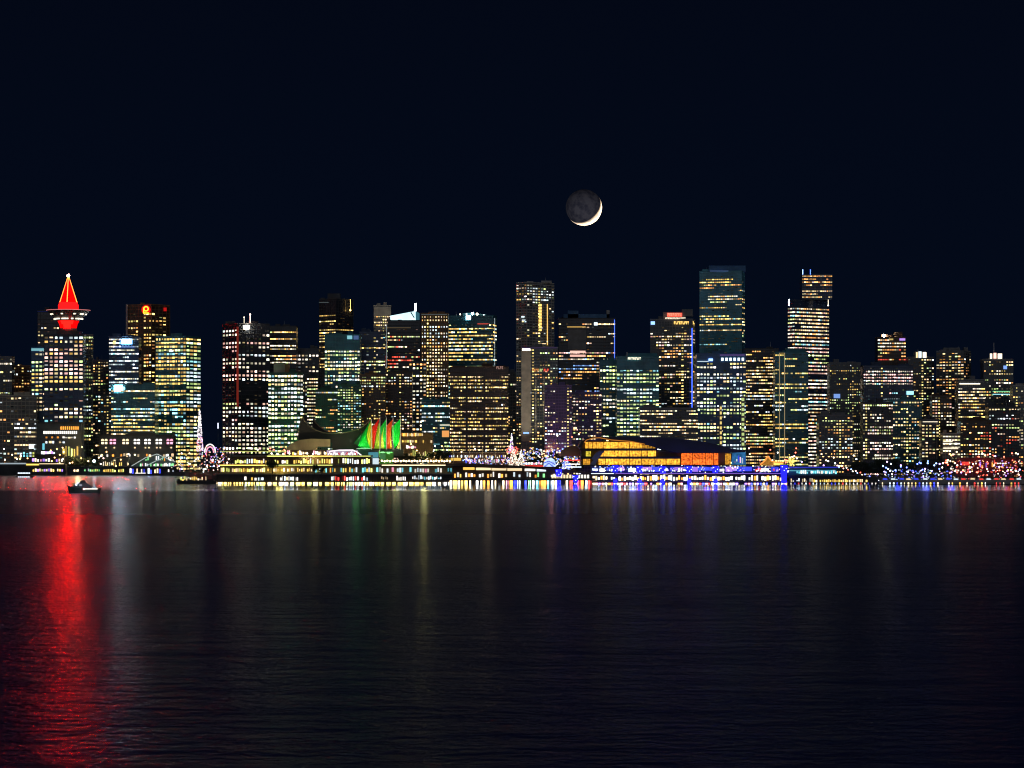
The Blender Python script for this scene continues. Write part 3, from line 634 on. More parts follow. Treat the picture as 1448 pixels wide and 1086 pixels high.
def lit_row(root, x0, x1, y0, y1, D, n, cols, e, seed, fill=.8, p=.9, jit=.35, name='window'):
    """a row of panes of unequal width, height and brightness, like shop fronts seen from far"""
    rg = random.Random(seed); w = (x1 - x0) / n
    for k in range(n):
        if rg.random() > p: continue
        a = x0 + (k + .5 * (1 - fill)) * w; b_ = a + w * fill * rg.uniform(.55, 1)
        t = y0 + (y1 - y0) * rg.uniform(0, jit); u = y1 - (y1 - y0) * rg.uniform(0, jit * .4)
        pane(root, a, t, b_, u, D, rg.choice(cols), e * math.exp(rg.gauss(0, .45)), name)
concrete = solid('concrete', (.20, .19, .18), .85, 0, .3, .12)
dark_wall = solid('dark_wall', (.035, .035, .04), .7, 0, .4, .1)
slate = solid('slate_wall', (.06, .075, .09), .7, 0, .4, .1)
tan_wall = solid('tan_stone', (.42, .33, .18), .8, 0, .25, .12)
pale_wall = solid('pale_wall', (.45, .44, .42), .8, 0, .2, .12)
brown_wall = solid('brown_wall', (.12, .075, .05), .8, 0, .3, .12)
fabric_dark = solid('roof_fabric_dark', (.055, .045, .04), .7, 0, .3, .05)

# ---- far left shore
D = 3545
b = thing(LO, P(193, 640, D), 'long dark station building with pairs of lit arched windows', 'building')
box_part(b, 'wall', 140, 617, 246, 668, D, 22, slate)
m = MB(); m.profile([(139, 617), (142, 614.5), (176, 614.5), (186, 611.5), (212, 611.5), (220, 614.5), (244, 614.5), (247, 617)], D - 1, 25); m.build('roof', dark_wall, b)
rg = random.Random(8)
for k, x in enumerate((143, 155, 173, 189, 204, 220, 235.5)):
    c = ('warm', 'pink', 'warm', 'white', 'white', 'white', 'pink')[k]
    for dx in (0, 5):
        m = MB(); x0 = x + dx
        m.profile([(x0, 623.5), (x0, 622), (x0 + 1.2, 620.6), (x0 + 2.8, 620.6), (x0 + 4, 622), (x0 + 4, 623.5)], D - .3, .5)
        m.build('window', emit('arch_%s' % c, LIT[c], 1.6, False), b)
        pane(b, x0 + .3, 625, x0 + 3.7, 628, D - .1, c, 2.2)
        if rg.random() > .45: pane(b, x0 + .6, 632, x0 + 2.8, 634, D - .1, 'warm', 1.2)
lit_row(b, 142, 246, 641, 646, D - .1, 26, ['warm', 'orange', 'white'], 1.0, 21, p=.4)
D = 3508
b = thing(LO, P(84, 645, D), 'dark hall with an amber window row above a white colonnade', 'building')
box_part(b, 'wall', 52, 599, 115, 668, D, 20, slate); box_part(b, 'roof', 51, 597, 116, 599, D - 1, 22, dark_wall)
for k in range(9): pane(b, 85.5 + 3 * k, 603, 87.3 + 3 * k, 607.5, D - .1, 'orange', 1.7)
for k in range(17): pane(b, 61.5 + 2.85 * k, 609.5, 63.3 + 2.85 * k, 613.5, D - .1, 'white', 2)
lit_row(b, 64, 112, 617, 620, D - .1, 12, ['warm', 'white', 'orange'], 1.1, 3, p=.6); lit_row(b, 64, 112, 623.5, 627, D - .1, 10, ['cool', 'warm', 'white'], 1.2, 4, p=.75)
lit_row(b, 88, 112, 630, 646, D - .1, 6, ['yellow', 'lime'], 1.0, 5, p=.8); pane(b, 60, 627, 63, 636, D - .2, 'cyan', .9)
D = 3470
b = thing(LO, P(70, 655, D), 'low terminal with white and violet lights under the colonnaded hall', 'building')
box_part(b, 'wall', 30, 644, 90, 660, D, 12, dark_wall); box_part(b, 'roof', 29, 642.4, 91, 644, D - 1.5, 15, dark_wall)
lit_row(b, 58, 78, 637.8, 642.2, D - .1, 7, ['cool', 'white', 'violet'], 3, 6, p=1); lit_row(b, 28, 50, 639, 646, D - .2, 5, ['cyan', 'lime', 'cool'], 1.6, 7, p=1)
lit_row(b, 45, 90, 648, 653, D - .1, 12, ['violet', 'white', 'pink', 'warm'], 1.6, 8, p=.7)
D = 3440
b = thing('ferry_pier', P(40, 668, D), 'dark ferry pier with an amber line of light at the far left shore', 'pier')
box_part(b, 'deck', -20, 656.5, 92, 671.6, D, 16, dark_wall); strip_part(b, 37, 655.8, 55, 658, D - 1, 'yellow', 1.6); strip_part(b, 55.5, 655.2, 90, 656.4, D - 1, 'warm', 1.0); strip_part(b, -10, 654.5, 37, 656.4, D - 1, 'cool', .45)
lit_row(b, 46, 90, 662.5, 667, D - .2, 14, ['warm', 'yellow', 'lime', 'violet'], 1.5, 11, p=.75)
for i, (x0, x1, lab) in enumerate(((24, 44, 'small ferry with two rows of white lights off the far left pier'),)):
    f = thing('ferry', P((x0 + x1) / 2, 675.5, 3200), lab, 'boat'); Df = 3200; zs = K * Df
    m = MB(); m.profile([(x0 - 2, 673.2), (x1 + 3, 672.8), (x1 + 1, 676), (x0, 676)], Df, 7); m.build('hull', dark_wall, f)
    box_part(f, 'cabin', x0 + 1, 667, x1 - 1, 673.1, Df + 1, 5, dark_wall)
    for k in range(8): pane(f, x0 + 1.3 + 2.2 * k, 668.2, x0 + 3.0 + 2.2 * k, 669.8, Df + .8, 'cool', 1.8)
    for k in range(6): pane(f, x0 + 1.6 + 2.9 * k, 673.7, x0 + 3.2 + 2.9 * k, 675.2, Df - .15, 'cool', 2.0, 'porthole')
D = 3440
b = thing('boat_shed', P(170, 666, D), 'row of black quay sheds with yellow lights right of the ferry pier', 'shed')
box_part(b, 'wall', 96, 661, 252, 672, D, 10, dark_wall); box_part(b, 'roof', 95, 659.8, 253, 661, D - 1, 12, dark_wall)
lit_row(b, 104, 112, 663, 667, D - .2, 3, ['warm'], 1.6, 12, p=1); lit_row(b, 119, 142, 662.5, 667, D - .2, 9, ['green', 'lime', 'cool'], 1.0, 13, p=.85); lit_row(b, 146, 176, 663, 668, D - .2, 10, ['lime', 'yellow'], 1.3, 14, p=.8); lit_row(b, 180, 250, 662, 670, D - .2, 22, ['white', 'cool', 'warm', 'blue'], 1.3, 15, p=.65)
strip_part(b, 191, 668.5, 206, 669.6, D - .6, 'white', 1.4)
D = 3455
b = thing('pavilion', P(215, 660, D), 'glass tent pavilion with sloping pale roof lines beside the shore', 'pavilion')
tl = emit('tent_line', (.6, .75, .72), .55)
m = MB()
for q in ([(186, 659), (206, 647), (222, 642)], [(206, 659), (224, 650), (238, 645), (247, 653)], [(222, 642), (240, 650), (248, 653)]):
    m.path([P(x, y, D) for x, y in q], .55)
m.build('roof_frame', tl, b)
m = MB(); m.profile([(187, 660), (206, 648), (223, 643), (247, 654), (247, 660)], D + 2, 10); m.build('roof', solid('tent_roof', (.25, .30, .30), .6), b)
lit_row(b, 198, 246, 655, 659.5, D + 1.5, 20, ['white', 'pink', 'cool', 'green', 'warm'], 1.8, 16, p=.85); lit_row(b, 205, 246, 644, 652, D + 1.2, 14, ['cool', 'white', 'green', 'orange'], 1.1, 17, p=.6, fill=.5, jit=.7)
b = thing('pavilion', P(172, 652, D), 'small bare frame canopy left of the glass tent pavilion', 'canopy')
m = MB(); m.path([P(x, y, D) for x, y in ((150, 662), (162, 648), (182, 644))], .5); m.path([P(162, 648, D), P(162, 661, D)], .5); m.path([P(182, 644, D), P(182, 661, D)], .4); m.build('roof_frame', solid('pale_steel', (.5, .5, .42), .5), b)
lit_row(b, 145, 185, 652, 659, D + 1, 14, ['warm', 'white', 'yellow'], 1.2, 18, p=.6, fill=.5)

# lit tree and round arch of lights
D = 3300
b = thing('light_tree', P(282.5, 646, D), 'tall narrow cone of white lights beside the dark tower', 'light display')
m = MB(); q = P(282.5, 646, D); m.tube(q, P(282.5, 546, D), .5, .3, 8); m.build('pole', solid('steel2', (.4, .4, .4), .5), b)
rg = random.Random(31); m = MB()
for k in range(230):
    t_ = rg.random() ** .8; a = rg.uniform(0, 6.28); r = (.6 + 4.2 * t_) * .8; z = Z(580 + 58 * t_, D)
    c = (1, .9, .95) if t_ < .62 else rg.choice([(1, .3, .4), (.7, .5, 1), (1, .8, .6)]); v = rg.uniform(.8, 2.6); h_ = rg.uniform(.25, .5)
    m.box(q.x + r * math.cos(a) - h_, q.x + r * math.cos(a) + h_, D + r * math.sin(a) - h_, D + r * math.sin(a) + h_, z - h_ * 1.6, z + h_ * 1.6, 0, tuple(x * v for x in c))
o = m.build('bulbs', WIN, b, paint=True); o.color = (1, 1, 1, .125); o['kind'] = 'stuff'
b = thing('light_arch', P(297, 650, D), 'round illuminated arch in pink and white over the waterfront', 'light display')
m = MB()
for rr, cc in ((7.6, 0), (5.2, 1)):
    m.path([P(297 + rr * math.cos(math.pi * k / 12), 640 - rr * 1.55 * math.sin(math.pi * k / 12), D + 2 * cc) for k in range(13)], .8, cc)
m.build('arch', [emit('arch_white', (.9, .9, 1), .8), emit('arch_pink', (1, .3, .25), .8)], b)
m = MB(); m.pbox(308, 606, 308.5, 662, D + .2, .4); m.build('pole', dark_metal, b)
m = MB(); m.pbox(307.5, 598, 309, 606, D, 1); m.build('banner', emit('banner_cool', (.8, .85, 1), 1.6), b)
glitter('fairy_lights', 'pink and white fairy lights clustered under the round arch', 284, 318, 632, 664, D - 60, 40, 80, 'WpvBcr', 1.2, .5, 41)
glitter('fairy_lights', 'mixed coloured lights along the low quay left of the long pier hall', 238, 320, 642, 668, 3010, 20, 110, 'WwvpYcr', 1.4, .45, 42)

# ---- the long pier hall with the sails
D = 2690
b = thing('pier_hall', P(470, 684, D), 'long two deck pier hall carrying the coloured sails', 'building')
box_part(b, 'wall', 306, 671.2, 640, 684.6, D, 70, dark_wall)
box_part(b, 'upper_wall', 311, 659, 640, 671, D + 7, 60, tan_wall)
box_part(b, 'top_wall', 330, 646, 525, 656.8, D + 12, 50, brown_wall)
box_part(b, 'deck', 304, 669.6, 641, 671.1, D - 2, 73, concrete)
box_part(b, 'deck', 309, 656.9, 641, 658.8, D + 2, 68, concrete)
box_part(b, 'deck', 328, 643.8, 527, 645.9, D + 6, 60, concrete)
for x0, x1, c, e in ((310, 375, 'yellow', 2.4), (376, 470, 'lime', 1.1), (540, 640, 'warm', 2.0)): strip_part(b, x0, 657.2, x1, 658.5, D + 1.4, c, e)
for x0, x1, c, e in ((378, 412, 'lime', 1.8), (412, 470, 'yellow', 2.2), (470, 524, 'lime', 1.0)): strip_part(b, x0, 644.4, x1, 645.6, D + 5.4, c, e)
strip_part(b, 311, 637.8, 405, 638.8, D + 30, 'lime', .6)
lit_row(b, 345, 374, 673.6, 679.6, D - .2, 6, ['white', 'yellow', 'cool'], 1.4, 51, p=.7); lit_row(b, 387, 422, 673.2, 679.6, D - .2, 12, ['white', 'warm', 'cool'], 1.8, 52, p=.95); lit_row(b, 468, 520, 673, 679.8, D - .2, 17, ['cool', 'white', 'cool', 'red'], 1.7, 53, p=.92)
lit_row(b, 536, 552, 673, 678, D - .2, 6, ['warm'], .5, 54, p=.8); lit_row(b, 560, 575, 672.6, 680, D - .2, 5, ['white'], 1.5, 55, p=1); lit_row(b, 580, 625, 671.8, 678.5, D - .2, 16, ['cool', 'white', 'cyan'], 1.3, 56, p=.8, jit=.6)
lit_row(b, 312, 375, 661.5, 667.4, D + 6.8, 24, ['yellow', 'warm', 'lime'], 1.3, 57, p=.88); lit_row(b, 378, 445, 661.5, 667, D + 6.8, 24, ['yellow', 'white', 'warm'], 1.3, 58, p=.6); lit_row(b, 445, 530, 660.8, 668, D + 6.8, 28, ['yellow', 'cool', 'cyan', 'orange', 'lime'], 1.1, 59, p=.8); lit_row(b, 532, 640, 660.5, 668, D + 6.8, 30, ['cool', 'white', 'pink', 'cyan'], .8, 60, p=.55)
lit_row(b, 332, 524, 648, 656, D + 11.8, 58, ['white', 'yellow', 'lime', 'yellow', 'cool', 'lime', 'warm'], 1.9, 61, p=.82, jit=.5)
for k in range(40):
    x = 308 + k * 8.4; m = MB(); p_ = P(x, 684, D); m.tube((p_.x, D - 1.2, -2), (p_.x, D - 1.2, Z(670, D)), .45, .45, 6); m.build('pile', dark_wall, b)
for k in range(42):
    x = 306.5 + k * 8; rg = random.Random(k); c = rg.choice(['yellow', 'yellow', 'lime', 'warm']) if x < 530 else rg.choice(['yellow', 'warm', 'yellow', 'white'])
    pane(b, x, 682.0, x + rg.uniform(4, 7.6), 684.2, D - .6, c, rg.uniform(3, 8), 'dock_light')  # panels added along the waterline, standing for reflected light
# low barge to its left
f = thing('barge', P(278, 685, D), 'flat black barge with a ragged row of yellow deck lights', 'barge')
m = MB(); m.profile([(249, 680), (306, 680), (305, 684.8), (251, 684.8)], D - 10, 14); m.build('hull', dark_wall, f)
lit_row(f, 252, 301, 673.5, 679.8, D - 6, 18, ['yellow', 'warm', 'lime'], 1.7, 62, p=.9, jit=.7, name='deck_light', fill=.7)
box_part(f, 'deck_house', 251, 677.5, 302, 679.9, D - 5.5, 6, dark_wall)

# curved dark roof, stone hall, sails
D = 2735
b = thing('tent_roof_hall', P(465, 640, D), 'hall under a sweeping dark tent roof with upturned ends', 'building')
front = [(421, 622), (423, 603), (425, 596), (427.5, 590), (431, 596), (437, 602), (446, 608), (457, 611.8), (470, 613.2), (484, 612.2), (498, 609.8), (509, 606), (517, 600), (523.5, 593.5), (516, 606), (508, 618), (503, 628), (501, 637), (470, 637), (470, 626), (440, 623)]
m = MB(); m.profile(front, D, 26); m.build('roof', fabric_dark, b)
edge = solid('roof_edge', (.55, .42, .26), .6)
m = MB(); m.path([P(x, y, D - .6) for x, y in front[3:14]], .55); m.path([P(x, y, D - .6) for x, y in front[0:4]], .4); m.build('roof_edge', edge, b)
back = [(x + 15, y + 1.5) for x, y in front[3:9]]
m = MB(); m.profile(back + [(470, 618), (440, 618)], D + 34, 22); m.build('roof', fabric_dark, b)
m = MB(); m.path([P(x, y, D + 33) for x, y in back], .5); m.build('roof_edge', edge, b)
m = MB(); m.profile([(405, 633.5), (412, 627), (424, 622), (440, 620.2), (466.5, 621), (466.5, 631.5), (449, 631.5), (446, 636), (405, 636)], D - 12, 10); m.build('stone_front', tan_wall, b)
for x, y0, y1 in ((427.5, 590, 640), (523.5, 593, 640)):
    m = MB(); m.tube(P(x, y1, D + 10), P(x, y0, D + 10), .5, .3); m.build('mast', steel, b)
box_part(b, 'wall', 404, 636.2, 505, 643.6, D - 8, 40, brown_wall)
lit_row(b, 406, 470, 637, 643, D - 8.3, 26, ['white', 'pink', 'warm', 'white', 'yellow'], 2.2, 71, p=.75, jit=.6)
mu = MB(); mu.pbox(462, 637, 506, 648, D - 14, 1.0); mu.build('mural_panel', emit('mural_ground', (.62, .48, .62), .75, var=.5, scale=.22), b)
rg = random.Random(77); m = MB()
for k in range(7):
    x = 464 + 6 * k
    m.path([P(x + dx, 647 - dy, D - 14.8) for dx, dy in ((0, 0), (1.2, 4 + rg.uniform(0, 4)), (3.2, 5 + rg.uniform(0, 4)), (5, 1.5))], .55, k % 2)
m.path([P(x, y, D - 14.9) for x, y in ((462, 647), (467, 638), (480, 636.6), (499, 636.4), (506, 640), (516, 648))], .6, 1)
m.build('mural_figures', [emit('mural_red', (.8, .08, .12), .8), emit('mural_white', (1, .85, .9), 1.5)], b)
D = 2722
SAILS = [
 ('dark', (.012, .045, .02), .35, [(500, 627), (506, 617), (513, 607), (519, 600.5), (524.5, 594), (517.5, 606), (511, 617), (506.5, 630)]),  # shaded side of the green sail, its shade put into the colour
 ('green', (.006, .55, .04), .8, [(524.5, 594), (520, 606), (518.2, 618), (520, 628), (524, 634.5), (508, 632), (506.5, 630), (511, 617), (517.5, 606)]),
 ('gold', (.75, .55, .02), .8, [(525.3, 593.8), (526.4, 606), (526.6, 634), (524.3, 634.2), (520.4, 627), (518.6, 616), (520.6, 605)]),
 ('red', (1, .02, .01), 1.0, [(537, 591), (533.5, 604), (531, 617), (528.6, 634.2), (526.9, 634.2), (526.6, 604)]),
 ('lime', (.45, .60, .03), .6, [(537.5, 596), (536.8, 634.3), (529.4, 634.3), (531.4, 618), (534.2, 604)]),
 ('green', (.01, .62, .05), .85, [(546.2, 592.4), (545.6, 634.2), (541, 634.2), (538.5, 620), (537.6, 604.5)]),
 ('gold', (.85, .75, .08), .85, [(543, 603), (541.5, 614), (543.2, 634), (538.2, 634), (538.6, 618)]),
 ('orange', (1, .09, .01), .95, [(555.6, 592.6), (553.4, 606), (552, 620), (553, 634.2), (546.6, 634.2), (546.6, 602.5)]),
 ('amber', (1, .40, .03), .9, [(553, 605), (553.2, 620), (554.2, 634.2), (551.6, 634.2), (550.8, 618)]),
 ('green', (.004, .90, .04), 1.0, [(566.3, 592.2), (565.6, 612), (563.5, 626), (558, 634.2), (554.8, 622), (553.9, 604.5)]),
 ('gold', (.75, .85, .15), .9, [(566.3, 612), (566.3, 634.2), (560.5, 634.2), (564.2, 624)]),
]
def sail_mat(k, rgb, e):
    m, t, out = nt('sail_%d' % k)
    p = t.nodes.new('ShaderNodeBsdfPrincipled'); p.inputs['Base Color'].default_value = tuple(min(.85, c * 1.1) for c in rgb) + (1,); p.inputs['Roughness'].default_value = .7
    p.inputs['Emission Color'].default_value = tuple(rgb) + (1,); p.inputs['Emission Strength'].default_value = e * .38 * G  # coloured floodlighting put into the fabric's base colour and emission
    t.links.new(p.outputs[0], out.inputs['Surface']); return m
slab = {'dark': 'dark unlit outer tent sail', 'green': 'bright green lit tent sail', 'gold': 'yellow lit tent sail', 'red': 'red lit tent sail', 'lime': 'olive lit tent sail', 'orange': 'orange red lit tent sail', 'amber': 'amber lit tent sail'}
b = thing('sail_roof', P(534, 640, D), 'row of pointed fabric sails lit green, yellow, red and orange', 'roof')
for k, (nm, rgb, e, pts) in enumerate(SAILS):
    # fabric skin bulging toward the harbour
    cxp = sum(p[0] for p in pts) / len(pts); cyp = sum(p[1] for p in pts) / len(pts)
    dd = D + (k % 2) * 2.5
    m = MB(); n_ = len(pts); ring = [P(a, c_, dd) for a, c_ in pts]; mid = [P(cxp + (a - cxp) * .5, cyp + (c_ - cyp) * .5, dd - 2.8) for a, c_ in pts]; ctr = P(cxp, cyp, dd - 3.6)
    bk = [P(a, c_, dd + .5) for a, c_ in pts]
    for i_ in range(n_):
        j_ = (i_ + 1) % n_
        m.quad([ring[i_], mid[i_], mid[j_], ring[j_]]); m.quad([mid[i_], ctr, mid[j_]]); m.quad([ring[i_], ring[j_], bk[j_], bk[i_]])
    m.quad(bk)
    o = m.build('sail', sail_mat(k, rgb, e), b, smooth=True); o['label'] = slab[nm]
for x, y in ((525.2, 592.5), (537.3, 589.5), (546.4, 590.5), (555.8, 590.5), (566.5, 590)):
    m = MB(); m.tube(P(x, 636, D - 2.6), P(x, y, D - 2.6), .4, .22); m.build('mast', emit('mast_lit', (.9, .75, .6), .5), b)
box_part(b, 'base', 503, 634.6, 570, 645, D + 4, 20, slate)
strip_part(b, 506, 633.6, 524, 634.5, D - 2.2, 'green', 1.0)
D = 2705
b = thing('glass_tower', P(528, 657, D), 'small teal glass stair tower under the sails', 'stair tower')
box_part(b, 'wall', 520, 638, 536, 657, D, 8, solid('glass_pale', (.20, .38, .42), .2)); pane(b, 521, 639.5, 535, 647, D - .2, 'cyan', .35); pane(b, 527, 648, 535.5, 656.4, D - .2, 'cool', .9); box_part(b, 'roof', 519.4, 637, 536.6, 638, D - .6, 9, concrete)
b = thing('green_wall_house', P(545, 645, D), 'small green lit wall right of the teal glass stair tower', 'wall')
box_part(b, 'wall', 537, 639, 556, 656.8, D + 6, 6, solid('green_paint', (.05, .30, .06), .8)); pane(b, 537.5, 641, 545, 650, D + 5.8, 'green', .18, 'lit_panel')

# terrace with globe lamps behind the pier, right of the sails
for k in range(26): lamp_post(540 + 3.85 * k, 651.5 + (k % 2) * .8, 2698, 'w', 10, 'warm globe lamp in the close row along the pier terrace', 'warm globe lamps along the pier terrace', .85, Z(656.9, 2698))
for k in range(15): lamp_post(384 + 8.4 * k, 641.2 + (k * 7 % 3) * .7, 2702, 'W', 8, 'white globe lamp on the upper deck of the pier hall', 'white globe lamps on the upper pier deck', .8, Z(643.9, 2702))
D = 2850
b = thing(LO, P(640, 645, D), 'low lit terrace block with an amber canopy right of the sails', 'building')
box_part(b, 'wall', 568, 612.5, 612, 650, D, 24, brown_wall); lit_row(b, 568, 598, 611, 617, D - .2, 16, ['orange', 'yellow', 'warm'], 1.6, 81, p=.95, fill=.7); lit_row(b, 568, 612, 622, 626, D - .2, 12, ['yellow', 'warm', 'lime'], 1.3, 82, p=.8); lit_row(b, 574, 590, 630, 634, D - .2, 4, ['white', 'pink'], 3.0, 83, p=1); lit_row(b, 566, 612, 636, 646, D - .2, 16, ['yellow', 'lime', 'warm'], .9, 84, p=.7, jit=.6)
box_part(b, 'roof', 566, 611.2, 613, 612.4, D - 2, 28, dark_wall)
D = 2830
b = thing(LO, P(660, 652, D), 'long low terrace with pale frames and yellow light behind the promenade', 'building')
box_part(b, 'wall', 606, 640, 716, 657, D, 14, brown_wall); strip_part(b, 622, 647.5, 652, 651.5, D - .4, 'yellow', .9); lit_row(b, 608, 716, 643, 647, D - .2, 40, ['white', 'warm', 'cool', 'blue'], 1.6, 85, p=.6, fill=.6); lit_row(b, 655, 716, 649, 654, D - .2, 20, ['blue', 'cool', 'pink', 'white', 'red'], 1.4, 86, p=.7)
m = MB()
for x in (627, 634, 641, 664, 682, 700): m.path([P(x, 654, D - 1), P(x, 632, D - 1)], .35)
m.path([P(627, 632, D - 1), P(646, 632, D - 1)], .35); m.path([P(634, 640, D - 1), P(716, 640, D - 1)], .3); m.build('frame', solid('frame_pale', (.5, .46, .3), .6), b)

# ---- promenade quay, from the pier hall to the right
D = 2680
b = thing('promenade_quay', P(740, 682, D), 'two level promenade quay with a cream lit gallery', 'quay')
m = MB(); m.profile([(630, 655.5), (652, 655), (700, 657), (760, 660), (800, 664), (836, 668.5), (836, 671), (800, 667.2), (760, 663.2), (700, 660), (652, 658.6), (630, 658.6)], D, 34); m.build('upper_deck', solid('deck_brown', (.14, .09, .06), .8), b)
box_part(b, 'lower_deck', 628, 676.4, 842, 679.2, D - 4, 40, dark_wall); box_part(b, 'wall', 640, 660, 790, 676.2, D + 14, 14, brown_wall)
for k, (x0, x1, c, e) in enumerate(((655, 671, 'yellow', 1.2), (673, 694, 'warm', 1.3), (695, 716, 'warm', 1.1), (717.5, 738, 'warm', 1.1), (742, 757, 'white', 1.4), (759, 772, 'cool', 1.4))): pane(b, x0, 660.8 + k * .45, x1, 664.3 + k * .45, D + 13.6, c, e, 'gallery_window')
lit_row(b, 642, 712, 667, 675.6, D + 13.6, 18, ['yellow', 'warm', 'white', 'orange'], 1.5, 91, p=.85, jit=.5); lit_row(b, 714, 790, 667.5, 675.6, D + 13.6, 20, ['warm', 'cool', 'green', 'white', 'orange'], 1.2, 92, p=.75, jit=.6)
for k in range(13): pane(b, 780 + 4.2 * k, 671.3, 782.6 + 4.2 * k, 676.2, D + 3, 'warm' if k < 8 else 'white', 1.5, 'gallery_window')
for k in range(27):
    x = 632 + 7.8 * k; p_ = P(x, 684, D); m = MB(); m.tube((p_.x, D - 2.5, -2), (p_.x, D - 2.5, Z(679.2, D)), .5, .5, 6); m.build('pile', dark_wall, b)
for k in range(38):
    rg = random.Random(300 + k); x = 636 + 5.3 * k; c = rg.choice(['yellow', 'yellow', 'warm']) if x < 660 else rg.choice(['orange', 'warm', 'white', 'pink']) if x < 722 else rg.choice(['cool', 'cyan', 'orange', 'red', 'green', 'warm', 'white', 'blue'])
    if rg.random() < .9: pane(b, x, 679.5, x + rg.uniform(2.4, 5.0), 684.4, D - 1.5, c, rg.uniform(2.5, 7), 'dock_light')  # added glowing panels imitate quay lights mirrored below the deck
m = MB(); m.path([P(x, 659.4 + (x - 640) * .035, D - 1) for x in range(640, 716, 15)], .3); m.build('handrail', dark_metal, b)
# coloured lights of the holiday display on the plaza
def cone(x, y0, y1, w):
    return lambda px, py: y0 < py < y1 and abs(px - x) < w * (py - y0) / (y1 - y0)
D = 2780
for (x, y0, y1, w_, pal, n, e, lab) in (
    (723.5, 611, 640, 4.5, 'vWc', 130, 1.8, 'slim tree strung with violet white lights on the plaza'), (726, 632, 660, 9, 'pWWp', 300, 1.7, 'stout tree dense with pink white lights on the plaza'),
    (737, 634, 662, 8, 'WpcW', 260, 1.7, 'white lit tree right of the pink one on the plaza'), (800, 640, 664, 7, 'bBWb', 160, 2.2, 'deep blue lit tree left of the winged roof')):
    t_ = thing('lit_tree', P(x, y1 + 2, D), lab, 'tree'); rg = random.Random(int(x)); m = MB(); q = P(x, y1 + 2, D); hh = (y1 - y0) * K * D; ww = w_ * K * D
    m.tube((q.x, D, q.z), (q.x, D, q.z + hh * .95), .5, .12, 7); m.build('trunk', barkm, t_)
    m = MB(); m2 = MB()
    for k in range(n):
        f_ = rg.random() ** .6; a = rg.uniform(0, 6.28); r = ww * f_ * rg.uniform(.6, 1); z = q.z + hh * (1.03 - f_); c = PAL[rg.choice(pal)]; v = e * math.exp(rg.gauss(0, .5)); h_ = rg.uniform(.22, .5)
        px_, py_ = q.x + r * math.cos(a), D + r * math.sin(a)
        m.box(px_ - h_, px_ + h_, py_ - h_, py_ + h_, z - h_, z + h_, 0, tuple(x_ * v for x_ in c))
        if k % 2: m2.quad([(px_ - .9, py_ + .6, z - .5), (px_ + .7, py_ + .5, z - .7), (px_ + .9, py_ + .8, z + .5), (px_ - .5, py_ + .4, z + .6)])
    m2.build('crown', leafm, t_); o = m.build('bulbs', WIN, t_, paint=True); o.color = (1, 1, 1, .125); o['kind'] = 'stuff'
glitter('fairy_lights', 'red fairy lights hanging between the plaza trees', 717, 734, 632, 642, 2770, 20, 60, 'rrrp', 1.6, .55, 43)
glitter('fairy_lights', 'crowded white and blue lights on the plaza between trees and winged roof', 740, 822, 634, 662, 2760, 40, 330, 'WBcpBwWobv', 1.4, .5, 44)
glitter('fairy_lights', 'blue and violet lights scattered behind the promenade terrace', 655, 722, 646, 658, 2790, 20, 120, 'BvbpWc', 1.5, .5, 45)
D = 2745
b = thing('market_stall', P(752, 662, D), 'long stall with a bright red front on the plaza', 'stall'); box_part(b, 'counter', 742, 657.5, 768, 662, D, 5, solid('red_paint', (.5, .03, .05), .6)); strip_part(b, 742.3, 658.2, 767.6, 661.4, D - .5, 'red', 1.0, 'sign'); lit_row(b, 743, 768, 653, 657, D + .5, 7, ['white', 'pink', 'warm'], 2.2, 93, p=1); box_part(b, 'roof', 741.5, 651.6, 768.5, 652.8, D - .5, 6, dark_wall)
b = thing('market_tent', P(775, 662, D), 'blue white glowing tent on the plaza beside the red stall', 'tent')
m = MB(); m.profile([(768.6, 661), (769, 654), (773, 649), (779, 647), (784, 650), (786, 656), (786, 661)], D, 8); m.build('canopy', emit('tent_blue', (.45, .62, 1), 1.3, var=.4, scale=.3), b)
m = MB()
for q in ([(768.8, 655), (776, 652), (785, 657)], [(770, 660), (776, 655), (784, 661)], [(782, 646), (784, 640)]): m.path([P(x, y, D - .8) for x, y in q], .5)
m.build('ribs', emit('tent_rib', (.08, .1, 1), .8), b)
b = thing('market_tent', P(806, 650, D), 'brown domed tent left of the winged roof', 'tent')
m = MB(); m.profile([(792, 645), (794, 637), (803, 632), (810, 629.5), (816, 632), (822, 638), (822, 645)], D + 10, 10); m.build('canopy', solid('tent_brown', (.45, .22, .12), .7), b)
for k, (y, c) in enumerate(((650, 'red'), (655.5, 'white'), (659.6, 'cool'))): strip_part(b, 798 + k, y, 822, y + 1.6, D + 8, c, 1.4, 'banner')

# ---- convention hall with the winged roof
D = 2700
b = thing('convention_hall', P(940, 668, D), 'long convention hall with amber lit glass under a dark winged roof', 'building')
box_part(b, 'wall', 822, 624, 930, 658, D + 4, 50, solid('hall_core', (.10, .07, .04), .8)); box_part(b, 'wall', 930.2, 638.5, 1030, 658, D + 4, 50, solid('hall_core', (.10, .07, .04), .8))
roof = [(818, 632), (822, 625), (829, 620.5), (838, 618), (848, 617.3), (865, 618), (890, 617.6), (930, 618.6), (965, 620.5), (990, 623.5), (1012, 628), (1034, 634), (1054, 637.5), (1054, 639.5), (1034, 640.2), (980, 640.2), (958, 640), (944, 637), (930, 633.5), (912, 628.5), (892, 624.4), (865, 622.6), (848, 619.4), (838, 620), (829, 623), (824, 628), (822, 634)]
m = MB(); m.profile(roof, D - 5, 62); m.build('roof', solid('hall_roof', (.03, .03, .035), .5, 0, .3, .05), b)
